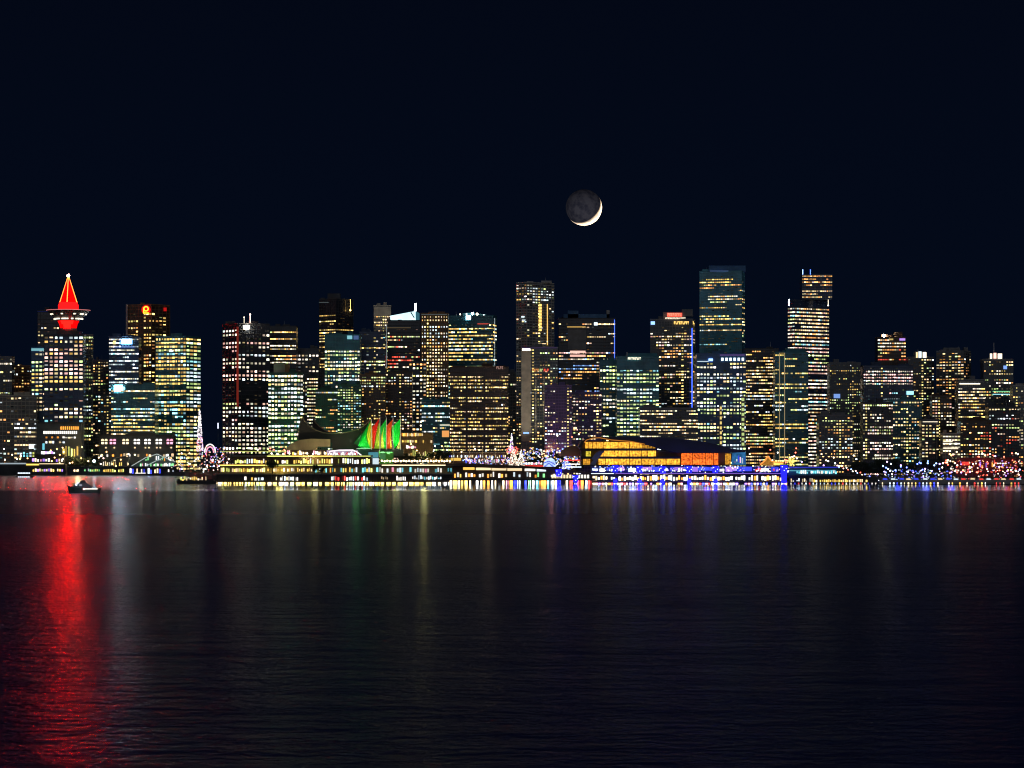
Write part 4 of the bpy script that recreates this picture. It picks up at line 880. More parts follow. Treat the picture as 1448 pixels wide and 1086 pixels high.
m = MB(); m.path([P(x, y, D - 5.6) for x, y in ((826, 626), (829, 622.4), (838, 619.6), (848, 619), (865, 622.2), (892, 624.2), (912, 628.2))], .45); m.build('roof_edge', emit('eave_glow', (1, .35, .06), .5), b)
for y0, y1, x0, x1 in ((634.2, 637, 820, 930), (645.6, 648.4, 821, 962), (657.2, 659, 821, 1034)): box_part(b, 'floor_slab', x0, y0, x1, y1, D - 2, 10, dark_wall)
def gl(k, c, e): return emit('hall_glass_%s%d' % (k, int(e * 10)), c, e, True, .75, .55)
am = (1, .44, .04); og = (1, .16, .02)
def bays(xs, y0, y1, c, key, e, dy=0):
    for k, (a, c2) in enumerate(zip(xs[:-1], xs[1:])):
        m = MB(); rg = random.Random(k * 31 + int(y0)); t_ = dy * (k / len(xs))
        m.pbox(a + .5, y0 + t_, c2 - .5, y1, D - .4, .5); m.build('window', gl(key, c, round(e * rg.uniform(.75, 1.25), 1)), b)
        mm2 = MB(); n_ = 4
        for j in range(1, n_): mm2.pbox(a + (c2 - a) * j / n_ - .14, y0 + t_, a + (c2 - a) * j / n_ + .14, y1, D - .7, .25)
        mm2.build('mullion', dark_wall, b)
bays([827, 832, 838, 844, 853, 874, 890, 909], 625.2, 634.0, am, 'am', 1.4, 0); bays([909, 918, 927], 629.5, 634, am, 'am', .8)
bays([828, 836], 638, 645.4, (.9, .7, .06), 'lime', .8); bays([848, 854, 874, 890, 907, 916, 928], 637.4, 645.4, am, 'am', 1.6); bays([824, 835], 649, 657, am, 'am', .9)
bays([846, 856, 874, 890, 907, 926, 942, 962], 648.8, 657.0, am, 'am', 1.5); bays([963, 979.5, 998, 1009, 1016], 641, 649, og, 'og', 1.3); bays([963, 979.5, 998, 1009, 1016], 649.5, 657, og, 'og', 1.5); bays([1025, 1034], 641.4, 656.8, am, 'am', .7)
m = MB(); m.profile([(836, 648.4), (843, 640), (848, 637.2), (855, 637.2), (846, 649), (842, 657), (834, 657), (839, 651)], D - 4, 3); m.build('stair', solid('stair_grey', (.16, .17, .18), .7), b)
m = MB(); m.profile([(1036, 641), (1040, 638.4), (1054, 638), (1055, 657), (1034.5, 657)], D - 1, 4); m.build('end_glass', emit('end_blue', (.03, .16, .38), .8, var=.5, scale=.3), b)
lit_row(b, 1038, 1054, 642, 656, D - 1.4, 6, ['cool', 'pink', 'blue', 'cyan'], .9, 95, p=.9, jit=.8)
D = 2686
b = thing('quay_terrace', P(980, 682, D), 'blue lit quay terrace with a white row of shop fronts below the convention hall', 'quay')
box_part(b, 'upper_wall', 836, 659.4, 1112, 668.6, D + 10, 12, solid('blue_wall', (.03, .04, .25), .6)); box_part(b, 'lower_wall', 836, 671, 1112, 680.4, D + 4, 16, dark_wall)
box_part(b, 'upper_deck', 834, 668.8, 1114, 670.6, D - 1, 26, slate); box_part(b, 'lower_deck', 834, 680.6, 1116, 682.8, D - 5, 34, dark_wall)
rg = random.Random(12); x = 838
while x < 1108:
    w_ = rg.uniform(4, 15); k = rg.random()
    if k < .62: pane(b, x, 659.8 + rg.uniform(0, 1.2), min(x + w_, 1111), 664.6 + rg.uniform(0, 3.5), D + 9.6, rg.choice(['blue', 'blue', 'blue', 'violet']), rg.uniform(.8, 1.6), 'lit_panel')
    elif k < .9: pane(b, x, 662 + rg.uniform(0, 1.5), min(x + w_ * .8, 1111), 665 + rg.uniform(0, 2), D + 9.5, rg.choice(['cool', 'white', 'cyan', 'cool', 'violet']), rg.uniform(1.2, 3.2), 'lit_panel')
    x += w_ + .6
for x0, x1, c in ((848, 880, 'white'), (1068, 1096, 'red'), (905, 926, 'cool'), (950, 972, 'cool')): lit_row(b, x0, x1, 661.5, 667, D + 9.2, int((x1 - x0) / 3), [c, 'white'], 2.0, int(x0), p=.85, jit=.7, name='sign_lettering')
for x0, x1, e in ((822, 868, 2.4), (870, 1110, 1.0)): strip_part(b, max(x0, 836), 669.2, x1, 670.1, D - 1.6, 'cool' if e > 2 else 'violet', e * .7)
lit_row(b, 838, 1110, 671.8, 679.6, D + 3.7, 74, ['white', 'white', 'warm', 'cool', 'orange', 'white'], 2.8, 96, p=.96, jit=.5, fill=.9)
for k in range(34):
    x = 838 + 8.2 * k; p_ = P(x, 684, D); m = MB(); m.tube((p_.x, D - 3, -2), (p_.x, D - 3, Z(682.8, D)), .5, .5, 6); m.build('pile', dark_wall, b)
for k in range(64):
    rg = random.Random(500 + k); x = 838 + 4.3 * k
    if rg.random() < .85: pane(b, x, 682.9, x + rg.uniform(2.2, 4.2), 685.2, D - 5.4, rg.choice(['white', 'white', 'cool', 'pink', 'orange', 'violet', 'red', 'warm', 'blue']), rg.uniform(3, 8), 'dock_light')  # coloured panels added as the mirrored shop lights under the deck
for k, (x, y0, y1) in enumerate(((790, 664, 683), (814, 672, 683), (870, 658, 683), (904.5, 659, 683), (937, 660, 683), (974.5, 659, 683), (1011.5, 659, 683), (1108.5, 658, 683))):
    q = P(x, y1, D - 8); t_ = thing('light_column', (q.x, D - 8, -1), 'deep blue light column standing at the quay edge' if k < 7 else 'widest blue light column at the right end of the quay terrace', 'light column', 'blue light columns along the quay' if k < 7 else None)
    Dc = D - 8; r_ = 3.0 if k < 7 else 3.2; yb = y0 + 9.5 if k < 7 else 683
    m = MB(); m.tube((q.x, Dc, -1), (q.x, Dc, Z(yb, Dc) + .1), .35, .3, 8); m.build('post', dark_metal, t_)
    m = MB(); m.tube((q.x, Dc, Z(yb, Dc)), (q.x, Dc, Z(y0, Dc)), r_ * .8, r_, 10); m.build('shaft', emit('column_blue', (.006, .006, 1), 5), t_)
    m = MB(); m.tube((q.x, Dc, Z(y0, Dc)), (q.x, Dc, Z(y0, Dc) + .8), r_ * 1.2, r_ * 1.2, 10); m.build('cap', dark_metal, t_)
    m = MB()
    for j in range(3): m.ball((q.x + (j - 1) * r_ * .6, Dc - r_ - .3, Z(y0 + 2 + 2.6 * ((j * 2) % 3), Dc)), .42, 8, 5)
    m.build('lamps', emit('column_lamp', (.6, .7, 1), 4), t_)
    m = MB(); m.tube((q.x, Dc, .3), (q.x, Dc, 5.0), 1.7, 1.7, 10); m.build('foot_light', emit('column_foot', (.006, .006, 1), 9), t_)  # added glow at the foot imitates the column mirrored in the water
glitter('fairy_lights', 'white and violet sparkles scattered over the blue quay terrace', 836, 1120, 658, 668, D - 3, 8, 170, 'WcvBWb', 1.9, .42, 46)

# ---- tent, seaplane hall and marina on the right
D = 2720
b = thing('market_tent', P(1090, 660, D), 'yellow glowing peaked tent with an orange gable beside the blue column', 'tent')
m = MB(); m.path([P(x, y, D - 1) for x, y in ((1075, 657), (1081, 652), (1086, 645), (1091, 652), (1097, 653.5), (1108, 654.5))], .75); m.build('roof_edge', emit('gable_orange', (1, .3, .06), 1.3), b)
m = MB(); m.profile([(1076, 658), (1081, 653), (1086, 647), (1091, 653), (1108, 655.4), (1108, 658)], D, 8); m.build('canopy', emit('canopy_amber', (.75, .32, .05), .5, var=.5, scale=.4), b)
pane(b, 1094, 653.6, 1107, 657.6, D - .5, 'yellow', 1.6, 'lit_panel')
t_ = thing('lit_tree', P(1119, 660, D), 'golden lit tree right of the yellow tent', 'tree'); q = P(1119, 660, D); m = MB(); m.tube((q.x, D, q.z), (q.x, D, q.z + 8), .35, .15); m.build('trunk', barkm, t_); rg = random.Random(9); m = MB()
for k in range(90):
    a = Vector((rg.gauss(0, 1.9), rg.gauss(0, 1.5), 5 + rg.gauss(0, 2.6))) + q; v = rg.uniform(.8, 2.4); m.box(a.x - .4, a.x + .4, a.y - .4, a.y + .4, a.z - .4, a.z + .4, 0, (v, .72 * v, .15 * v))
o = m.build('bulbs', WIN, t_, paint=True); o.color = (1, 1, 1, .125); o['kind'] = 'stuff'
D = 2690
b = thing('seaplane_hall', P(1155, 672, D), 'low floating hall with a cyan lit upper storey and a yellow lit lower one', 'building')
box_part(b, 'upper_wall', 1114, 662, 1184, 672, D + 5, 14, solid('cyan_wall', (.04, .16, .22), .5)); box_part(b, 'roof', 1113, 659.6, 1186, 661.8, D + 2, 20, solid('blue_roof', (.02, .03, .3), .5)); box_part(b, 'lower_wall', 1116, 674.6, 1240, 684.6, D, 16, dark_wall); box_part(b, 'deck', 1114, 672.4, 1226, 674.4, D - 2, 22, dark_wall)
strip_part(b, 1114, 660.3, 1186, 661.2, D + 1.4, 'blue', .7); lit_row(b, 1126, 1184, 664.5, 670, D + 4.6, 20, ['cyan', 'cool', 'white', 'cyan'], 1.4, 97, p=.9, jit=.5); strip_part(b, 1116, 665.3, 1182, 666.1, D + 3.8, 'cyan', .8)
lit_row(b, 1150, 1227, 677.6, 681.8, D - .3, 26, ['yellow', 'yellow', 'warm'], 1.6, 98, p=.95); lit_row(b, 1118, 1150, 676, 681.6, D - .3, 12, ['warm', 'white', 'cool'], 1.0, 99, p=.7, jit=.7)
for k in range(24):
    rg = random.Random(700 + k); x = 1118 + 5.2 * k
    pane(b, x, 682.6, x + rg.uniform(1, 2), 684.2, D - .3, rg.choice(['red', 'white', 'cool', 'blue', 'warm']), rg.uniform(.8, 2), 'dock_light')
m = MB(); m.profile([(1186, 661.5), (1200, 665), (1228, 675), (1240, 680.5), (1240, 682.5), (1228, 677.4), (1200, 667.5), (1186, 664)], D + 6, 3); m.build('ramp', dark_wall, b)
rg = random.Random(15)
for k in range(24):
    f_ = k / 23; x = 1184 + 50 * f_; y = 660.5 + 17 * f_ ** 1.25 + (k % 3 - 1) * 2.2
    lamp_post(x, y, D + 8 + (k % 3) * 3, 'pBWr'[k % 4] if k < 16 else 'bWo'[k % 3], 7, {0: 'pink lamp on the ramp sloping down from the floating hall', 1: 'blue white lamp on the ramp sloping down from the floating hall', 2: 'white lamp on the ramp sloping down from the floating hall', 3: 'red lamp on the ramp sloping down from the floating hall'}[k % 4] if k < 16 else {0: 'deep blue lamp at the foot of the ramp', 1: 'white lamp at the foot of the ramp', 2: 'orange lamp at the foot of the ramp'}[k % 3], 'coloured lamps on the sloping ramp', .6, Z(684, D))

# marina: floats, boats, lamps
D = 2640
b = thing('marina_float', P(1345, 687, D), 'low dark marina float running to the right edge', 'pontoon')
box_part(b, 'deck', 1240, 684.2, 1470, 685.4, D, 8, dark_wall)
for k in range(40):
    rg = random.Random(900 + k); x = 1242 + 5.2 * k
    if rg.random() < .8: pane(b, x, 682.2, x + rg.uniform(1, 2.2), 684.6, D - .4, rg.choice(['warm', 'yellow', 'white', 'orange', 'red'] if x > 1330 else ['yellow', 'warm', 'cool', 'blue']), rg.uniform(1, 3), 'dock_light')
BO = None
rg = random.Random(61)
def boat(px, D, c):
    f = thing('motor_boat', P(px, 684, D), '', 'boat'); L = 13; z0 = 0; x = X(px, D)
    m = MB(); m.profile([(px - 9, 679.8), (px + 10.5, 678.4), (px + 7.5, 684.4), (px - 8, 684.6)], D, 4); m.build('hull', pale_wall, f)
    m = MB(); m.profile([(px - 5, 679.6), (px - 4, 675.5), (px + 2.5, 675.5), (px + 5, 679.3)], D + .6, 2.6); m.build('cabin', pale_wall, f)
    m = MB(); m.profile([(px - 3.4, 678.4), (px - 3.2, 676.4), (px + 2, 676.4), (px + 3.2, 678.4)], D + .45, .3); m.build('cabin_window', emit('cabin_' + c, LIT[c], 1.0), f)
    m = MB(); m.tube(P(px - 1, 675.5, D + 2), P(px - 1, 667, D + 2), .12, .08); m.build('mast', steel, f)
    m = MB(); m.ball(P(px - 1, 666.6, D + 2), .45, 8, 5); m.build('masthead_lamp', emit('masthead_' + c, LIT[c], 6), f)
    return f
protos = {c: None for c in ('blue', 'cool', 'red', 'warm')}
words_ = {'blue': 'blue', 'cool': 'white', 'red': 'red', 'warm': 'amber'}
for k in range(18):
    px = 1252 + 11.2 * k + rg.uniform(-2, 2); c = ['blue', 'cool', 'blue', 'warm'][k % 4] if k < 9 else ['red', 'cool', 'red', 'warm'][k % 4]; Dk = 2668 + (k % 3) * 9
    if protos[c] is None: f = boat(px, Dk, c); protos[c] = f
    else:
        f = copy_tree(protos[c], protos[c].location + Vector((X(px, Dk) - protos[c].location.x, Dk - protos[c].location.y, 0)))
    f['label'] = 'pale motor boat with %s lit cabin moored in the marina' % words_[c]; f['group'] = 'motor boats moored in the marina with %s cabins' % words_[c]
zones = [(1240, 1330, 652, 668, 'bBvbW', 26, 'blue'), (1330, 1448, 640, 672, 'rprWrv', 38, 'red'), (1336, 1448, 636, 668, 'oyWw', 18, 'amber')]
for zi, (x0, x1, y0, y1, pal, n, nm) in enumerate(zones):
    rg = random.Random(1000 + zi); D = 2720
    for k in range(n):
        c = rg.choice(pal); wd_ = {'b': 'deep blue', 'B': 'pale blue', 'v': 'violet', 'W': 'white', 'r': 'red', 'p': 'pink', 'o': 'orange', 'y': 'yellow', 'w': 'warm'}[c]
        lamp_post(rg.uniform(x0, x1), round(rg.uniform(y0, y1)), D + 10 * rg.randrange(6), c, 9, '%s lamp among the mainly %s lights of the marina shore' % (wd_, nm), '%s lamps on the %s lit marina shore' % (wd_, nm), .72)
glitter('fairy_lights', 'tiny blue lights strung along the marina floats', 1240, 1345, 664, 684, 2690, 30, 140, 'bBvbc', 1.6, .45, 47)
glitter('fairy_lights', 'tiny red and pink lights strung along the marina floats', 1345, 1450, 650, 684, 2690, 30, 190, 'rprvWo', 1.6, .45, 48)
D = 2735
b = thing(LO, P(1400, 660, D), 'low marina building glowing red among the marina lamps', 'building'); box_part(b, 'wall', 1352, 648, 1440, 674, D + 60, 12, solid('red_wall', (.06, .025, .025), .7)); strip_part(b, 1360, 653, 1371, 658, D + 59, 'red', .9, 'sign'); lit_row(b, 1376, 1440, 650, 662, D + 59.6, 22, ['red', 'pink', 'violet', 'orange'], 1.0, 101, p=.6, jit=.8); lit_row(b, 1406, 1424, 654.4, 656, D + 59.5, 5, ['white', 'violet'], 3, 102, p=1); box_part(b, 'roof', 1351, 646.6, 1441, 647.8, D + 58, 16, dark_wall)

# scattered lamps along the rest of the shore
LW = {'w': 'warm', 'y': 'yellow', 'W': 'white', 'o': 'orange', 'c': 'cool white', 't': 'cyan', 'v': 'violet', 'r': 'red', 'p': 'pink'}
for zi, (x0, x1, y0, y1, D, pal, n, nm) in enumerate((
    (0, 140, 632, 656, 3450, 'woyWw', 24, 'far left rail yard'), (140, 250, 638, 660, 3470, 'wWoyp', 18, 'station yard'), (255, 330, 640, 664, 3060, 'Wwprv', 18, 'quay below the round arch'),
    (330, 410, 628, 642, 2930, 'rwWo', 12, 'street behind the pier hall'), (568, 640, 626, 650, 2840, 'yowW', 18, 'terrace right of the sails'), (640, 720, 634, 656, 2860, 'wWcv', 16, 'promenade plaza'),
    (770, 830, 612, 640, 2930, 'rwoW', 10, 'street left of the winged roof'), (1040, 1130, 632, 656, 2840, 'WrwpW', 20, 'street right of the convention hall'), (1130, 1220, 640, 660, 2840, 'Wwcv', 12, 'street behind the floating hall'))):
    rg = random.Random(2000 + zi)
    for k in range(n):
        c = rg.choice(pal)
        lamp_post(rg.uniform(x0, x1), round(rg.uniform(y0, y1)), D + 8 * rg.randrange(4), c, 9, '%s street lamp in the %s' % (LW[c], nm), '%s lamps in the %s' % (LW[c], nm), .7 * D / 2800)
lamp_post(133, 652, 3435, 't', 22, 'bright cyan harbour lamp on the quay sheds', None or 'harbour lamps', 1.7, name='harbour_lamp', cat='lamp')

# dark trees along the shore
k = 0
for px, D, sc2, lab in ((385, 2684, 1.25, 'round dark tree standing in front of the pier hall'), (445, 2686, .8, 'smaller dark tree in front of the pier hall, right of the round one'), (455, 2686, .7, 'smallest dark tree in front of the pier hall'), (636, 2700, .95, 'dark tree where the pier hall meets the promenade'), (651, 2702, .85, 'dark tree beside the yellow gallery window')):
    put_tree(k, px, D, Z(671, D) if px < 600 else Z(676, D), sc2, lab); k += 1
rg = random.Random(77)
for px in range(1208, 1330, 7):
    put_tree(k, px + rg.uniform(-2, 2), 2800 + 12 * (k % 3), LAND_Z, rg.uniform(1.0, 1.7), 'dark leafy tree in the belt behind the blue marina lights', 'trees behind the blue marina lights'); k += 1
for px in range(1334, 1450, 9):
    put_tree(k, px + rg.uniform(-2, 2), 2830 + 12 * (k % 3), LAND_Z, rg.uniform(1.1, 1.8), 'leafy tree in the belt above the red marina lights', 'trees above the red marina lights'); k += 1
for px in range(92, 150, 8):
    put_tree(k, px, 3490, LAND_Z, rg.uniform(1.0, 1.6), 'dark tree in the row right of the colonnaded hall', 'trees right of the colonnaded hall'); k += 1
for px in range(570, 640, 10):
    put_tree(k, px, 2812, Z(655, 2812), rg.uniform(.7, 1.1), 'leafy tree on the terrace right of the sails', 'trees on the terrace right of the sails'); k += 1
for px in range(744, 822, 9):
    put_tree(k, px, 2880, LAND_Z + 4, rg.uniform(1.3, 2.0), 'tree behind the plaza lights left of the winged roof', 'trees behind the plaza lights'); k += 1

# ---- the boat on the water at the left
D = 2154
f = thing('tug_boat', P(119, 697, D), 'dark work boat with a white lit stripe crossing the red reflection', 'boat')
hullm = solid('hull_green', (.07, .10, .09), .4)
def boat_hull():
    m = MB(); secs = [(95, 685.5, .6), (98, 687, 2.2), (106, 689, 3.4), (118, 690.4, 3.7), (130, 690.4, 3.4), (138, 690.0, 2.4), (143.5, 689.3, .3)]
    pts = []
    for x, yt, hw in secs:
        xb = X(119 + (x - 119) * .90, D)
        pts.append([(X(x, D), D - hw, Z(yt, D)), (xb, D - hw * .7, -.6), (xb, D + hw * .7, -.6), (X(x, D), D + hw, Z(yt, D))])
    for a, c_ in zip(pts[:-1], pts[1:]):
        for i_, j_ in ((0, 1), (1, 2), (2, 3), (3, 0)): m.quad([a[i_], a[j_], c_[j_], c_[i_]])
    m.quad(pts[0]); m.quad(pts[-1][::-1]); return m
boat_hull().build('hull', hullm, f)
m = MB(); m.profile([(103, 689.4), (105.5, 685.2), (111, 682.6), (122, 682.8), (127, 686), (131, 690.2), (103, 690.2)], D - 1.8, 3.6); m.build('deckhouse', solid('boat_grey', (.10, .12, .15), .5), f)
m = MB(); m.profile([(112, 682.5), (114, 679.4), (120, 679.4), (122.5, 682.7)], D - 1.3, 2.6); m.build('wheelhouse', dark_wall, f)
m = MB(); m.tube(P(117.5, 679.5, D), P(117.5, 676.6, D), .14, .08); m.path([P(117.5, 677, D), P(141, 689.6, D)], .07); m.build('mast', dark_metal, f)
pane(f, 107, 684, 109, 686.6, D - 2.1, 'cool', 3.0); pane(f, 109.4, 682.3, 111.6, 683.4, D - 2.0, 'cool', 4.0); pane(f, 112, 685, 116, 687, D - 2.0, 'cool', .35)
strip_part(f, 120, 690.7, 138, 692.0, D - 4.2, 'white', 1.6); m = MB(); m.ball(P(118.7, 691.4, D - 4), .75, 8, 6); m.build('side_lamp', emit('boat_lamp', (1, .35, .3), 5), f)
for x, y in ((123.8, 681.6), (97.5, 686.6)):
    m = MB(); m.ball(P(x, y, D - 1), .28, 8, 5); m.build('nav_lamp', emit('nav_red', (1, .2, .15), 2.5), f)
m = MB()
for x in range(98, 142, 5): m.tube(P(x, 689 - (2 if x < 104 else 0), D - 2.2), P(x, 686.8 - (2 if x < 104 else 0), D - 2.2), .05)
m.build('railing', dark_metal, f)

# ------------------------------------------------------------------ ground, water, sky
asphalt = solid('asphalt', (.05, .05, .052), .9, 0, .3, .05)
quay_stone = solid('quay_stone', (.10, .10, .10), .85, 0, .3, .15)
shore = [(-900, 3500), (150, 3500), (262, 3420), (300, 3000), (420, 2900), (640, 2880), (700, 2840), (840, 2830), (1180, 2800), (1240, 2760), (1460, 2720), (1800, 2650), (2600, 2500)]
poly = [(X(a, d), d) for a, d in shore] + [(9000, 15000), (-9000, 15000)]
m = MB(); m.prism(poly, -3, LAND_Z); g = m.build('ground', asphalt); struct(g)
m = MB()
for (a, d), (b, f) in zip(shore[:-1], shore[1:]):
    p, q = (X(a, d), d), (X(b, f), f); L = math.hypot(q[0] - p[0], q[1] - p[1]); u = ((q[0] - p[0]) / L, (q[1] - p[1]) / L); n = (u[1], -u[0])
    m.slabbox(p, u, n, 0.02, L - .02, -2, LAND_Z + .7, -.01, .6)
sw = m.build('seawall', quay_stone); struct(sw)

wm, t, out = nt('water')
b = t.nodes.new('ShaderNodeBsdfGlossy'); b.distribution = 'GGX'; b.inputs['Color'].default_value = (.74, .84, 1, 1)
tc = t.nodes.new('ShaderNodeTexCoord'); sp = t.nodes.new('ShaderNodeSeparateXYZ'); t.links.new(tc.outputs['Object'], sp.inputs[0])
def noise(scale, det, sx, sy, rot=0):
    mp = t.nodes.new('ShaderNodeMapping'); mp.inputs['Scale'].default_value = (sx, sy, 1); mp.inputs['Rotation'].default_value = (0, 0, rot)
    n = t.nodes.new('ShaderNodeTexNoise'); n.inputs['Scale'].default_value = scale; n.inputs['Detail'].default_value = det
    t.links.new(tc.outputs['Object'], mp.inputs[0]); t.links.new(mp.outputs[0], n.inputs['Vector']); return n
n0 = noise(.032, 2, .6, 1.0, .05); n1 = noise(.10, 3, .55, 1.0, .12); n2 = noise(.30, 3, .9, 1.0, -.25); n3 = noise(.9, 2, 1.0, 1, .3); nb = noise(.0045, 3, .25, 2.2, .02)
def math_(op, a, b_):
    q = t.nodes.new('ShaderNodeMath'); q.operation = op
    for i, v in enumerate((a, b_)):
        if isinstance(v, (int, float)): q.inputs[i].default_value = v
        else: t.links.new(v, q.inputs[i])
    return q.outputs[0]
h = math_('ADD', math_('MULTIPLY', n0.outputs['Fac'], 1.0), math_('ADD', math_('ADD', math_('MULTIPLY', n1.outputs['Fac'], 1.0), math_('MULTIPLY', n2.outputs['Fac'], .55)), math_('MULTIPLY', n3.outputs['Fac'], .22)))
bp = t.nodes.new('ShaderNodeBump'); bp.inputs['Distance'].default_value = 4.2; bp.inputs['Strength'].default_value = 1.0
hm = t.nodes.new('ShaderNodeMapRange'); hm.interpolation_type = 'SMOOTHSTEP'
for k_, v in zip(('From Min', 'From Max', 'To Min', 'To Max'), (2150, 2300, 1.0, .03)): hm.inputs[k_].default_value = v
t.links.new(sp.outputs['Y'], hm.inputs['Value']); hl = t.nodes.new('ShaderNodeMapRange'); hl.interpolation_type = 'SMOOTHSTEP'
for k_, v in zip(('From Min', 'From Max', 'To Min', 'To Max'), (-330, -230, .8, 0.0)): hl.inputs[k_].default_value = v
t.links.new(sp.outputs['X'], hl.inputs['Value'])
t.links.new(math_('MULTIPLY', h, math_('MAXIMUM', hm.outputs['Result'], hl.outputs['Result'])), bp.inputs['Height']); t.links.new(bp.outputs[0], b.inputs['Normal'])
# calmer in the lee of the quays, with long slicks further out
mr = t.nodes.new('ShaderNodeMapRange'); mr.interpolation_type = 'SMOOTHSTEP'
for k_, v in zip(('From Min', 'From Max', 'To Min', 'To Max'), (2200, 2330, .30, .020)): mr.inputs[k_].default_value = v
t.links.new(sp.outputs['Y'], mr.inputs['Value'])
mb_ = t.nodes.new('ShaderNodeMapRange')
for k_, v in zip(('From Min', 'From Max', 'To Min', 'To Max'), (.3, .7, -.012, .012)): mb_.inputs[k_].default_value = v
t.links.new(nb.outputs['Fac'], mb_.inputs['Value'])
ml = t.nodes.new('ShaderNodeMapRange'); ml.interpolation_type = 'SMOOTHSTEP'
for k_, v in zip(('From Min', 'From Max', 'To Min', 'To Max'), (-330, -230, .15, .0)): ml.inputs[k_].default_value = v
t.links.new(sp.outputs['X'], ml.inputs['Value'])
mo_ = t.nodes.new('ShaderNodeMapRange')
for k_, v in zip(('From Min', 'From Max', 'To Min', 'To Max'), (350, 2230, .21, .13)): mo_.inputs[k_].default_value = v
t.links.new(sp.outputs['Y'], mo_.inputs['Value'])
mr_ = math_('MINIMUM', mr.outputs['Result'], mo_.outputs['Result'])
rr_ = math_('MAXIMUM', mr_, ml.outputs['Result'])
t.links.new(math_('ADD', rr_, mb_.outputs['Result']), b.inputs['Roughness'])
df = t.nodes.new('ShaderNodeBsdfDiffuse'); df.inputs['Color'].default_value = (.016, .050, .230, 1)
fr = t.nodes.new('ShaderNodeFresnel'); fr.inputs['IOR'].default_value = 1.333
ab = t.nodes.new('ShaderNodeMapRange'); ab.interpolation_type = 'SMOOTHSTEP'  # reflection strength painted by distance, weaker away from the quays
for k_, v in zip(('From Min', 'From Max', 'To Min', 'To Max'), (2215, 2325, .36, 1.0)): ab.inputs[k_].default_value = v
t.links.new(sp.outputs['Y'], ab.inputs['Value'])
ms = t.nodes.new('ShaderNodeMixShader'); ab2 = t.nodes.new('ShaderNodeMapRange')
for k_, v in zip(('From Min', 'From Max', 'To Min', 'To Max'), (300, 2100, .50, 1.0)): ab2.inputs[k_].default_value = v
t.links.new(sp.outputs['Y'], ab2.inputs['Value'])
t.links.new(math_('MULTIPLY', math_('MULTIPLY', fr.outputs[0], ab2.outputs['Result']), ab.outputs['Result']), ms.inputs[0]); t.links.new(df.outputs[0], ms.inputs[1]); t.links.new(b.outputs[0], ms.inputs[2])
t.links.new(ms.outputs[0], out.inputs['Surface'])
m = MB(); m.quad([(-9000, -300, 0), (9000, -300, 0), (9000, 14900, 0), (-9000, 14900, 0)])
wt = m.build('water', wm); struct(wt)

w = bpy.data.worlds.new('World'); sc.world = w; w.use_nodes = True
t = w.node_tree; t.nodes.clear()
out = t.nodes.new('ShaderNodeOutputWorld'); bg = t.nodes.new('ShaderNodeBackground'); t.links.new(bg.outputs[0], out.inputs['Surface'])
tc = t.nodes.new('ShaderNodeTexCoord'); sp = t.nodes.new('ShaderNodeSeparateXYZ'); t.links.new(tc.outputs['Generated'], sp.inputs[0])
def mrange(src, a, b_, c, d_):
    q = t.nodes.new('ShaderNodeMapRange'); q.interpolation_type = 'SMOOTHSTEP'
    for k_, v in zip(('From Min', 'From Max', 'To Min', 'To Max'), (a, b_, c, d_)): q.inputs[k_].default_value = v
    t.links.new(src, q.inputs['Value']); return q.outputs['Result']
fz = mrange(sp.outputs['Z'], 0.0, .32, 0, 1)
mx = t.nodes.new('ShaderNodeMix'); mx.data_type = 'RGBA'; t.links.new(fz, mx.inputs[0])
mx.inputs[6].default_value = (.0012 * G, .0032 * G, .0098 * G, 1); mx.inputs[7].default_value = (.0010 * G, .0019 * G, .0058 * G, 1)
# glow of the lit town on the shore behind the camera
gl = t.nodes.new('ShaderNodeMath'); gl.operation = 'MULTIPLY'
t.links.new(mrange(sp.outputs['Y'], -.05, -.8, 0, 1), gl.inputs[0]); t.links.new(mrange(sp.outputs['Z'], .7, 0.0, 0, 1), gl.inputs[1])
ad = t.nodes.new('ShaderNodeMix'); ad.data_type = 'RGBA'; ad.blend_type = 'ADD'; t.links.new(gl.outputs[0], ad.inputs[0])
t.links.new(mx.outputs[2], ad.inputs[6]); ad.inputs[7].default_value = (.27 * G, .28 * G, .31 * G, 1)
t.links.new(ad.outputs[2], bg.inputs['Color']); bg.inputs['Strength'].default_value = 1.0

# moon: a real ball, lit by the sun from beyond and below the horizon
MD = 20000.0; mc = P(825.6, 293.3, MD); mrad = 25.6 * K * MD
mm_, t, out = nt('moon_rock')
d = t.nodes.new('ShaderNodeBsdfDiffuse'); tc = t.nodes.new('ShaderNodeTexCoord'); n = t.nodes.new('ShaderNodeTexNoise')
n.inputs['Scale'].default_value = .021; n.inputs['Detail'].default_value = 6; n.inputs['Roughness'].default_value = .55
t.links.new(tc.outputs['Object'], n.inputs['Vector'])
r = t.nodes.new('ShaderNodeValToRGB'); r.color_ramp.elements[0].position = .40; r.color_ramp.elements[1].position = .58
r.color_ramp.elements[0].color = (.105, .102, .140, 1); r.color_ramp.elements[1].color = (.225, .210, .240, 1)
t.links.new(n.outputs['Fac'], r.inputs['Fac']); t.links.new(r.outputs['Color'], d.inputs['Color'])
t.links.new(d.outputs[0], out.inputs['Surface'])
m = MB(); m.ball((0, 0, 0), mrad, 96, 64); mo = m.build('moon', mm_, smooth=True); mo.location = mc
tag(mo, 'crescent moon with its dark side faintly visible in the night sky', 'moon')
sd = bpy.data.lights.new('sun', 'SUN'); sd.energy = 5; sd.angle = math.radians(.5); sd.color = (1, .78, .42)
so = bpy.data.objects.new('sun', sd); col.objects.link(so)
el = math.radians(41)
to_sun = Vector((math.sin(el) * .66, math.cos(el), -math.sin(el) * .75)).normalized()
so.rotation_euler = to_sun.to_track_quat('Z', 'Y').to_euler()

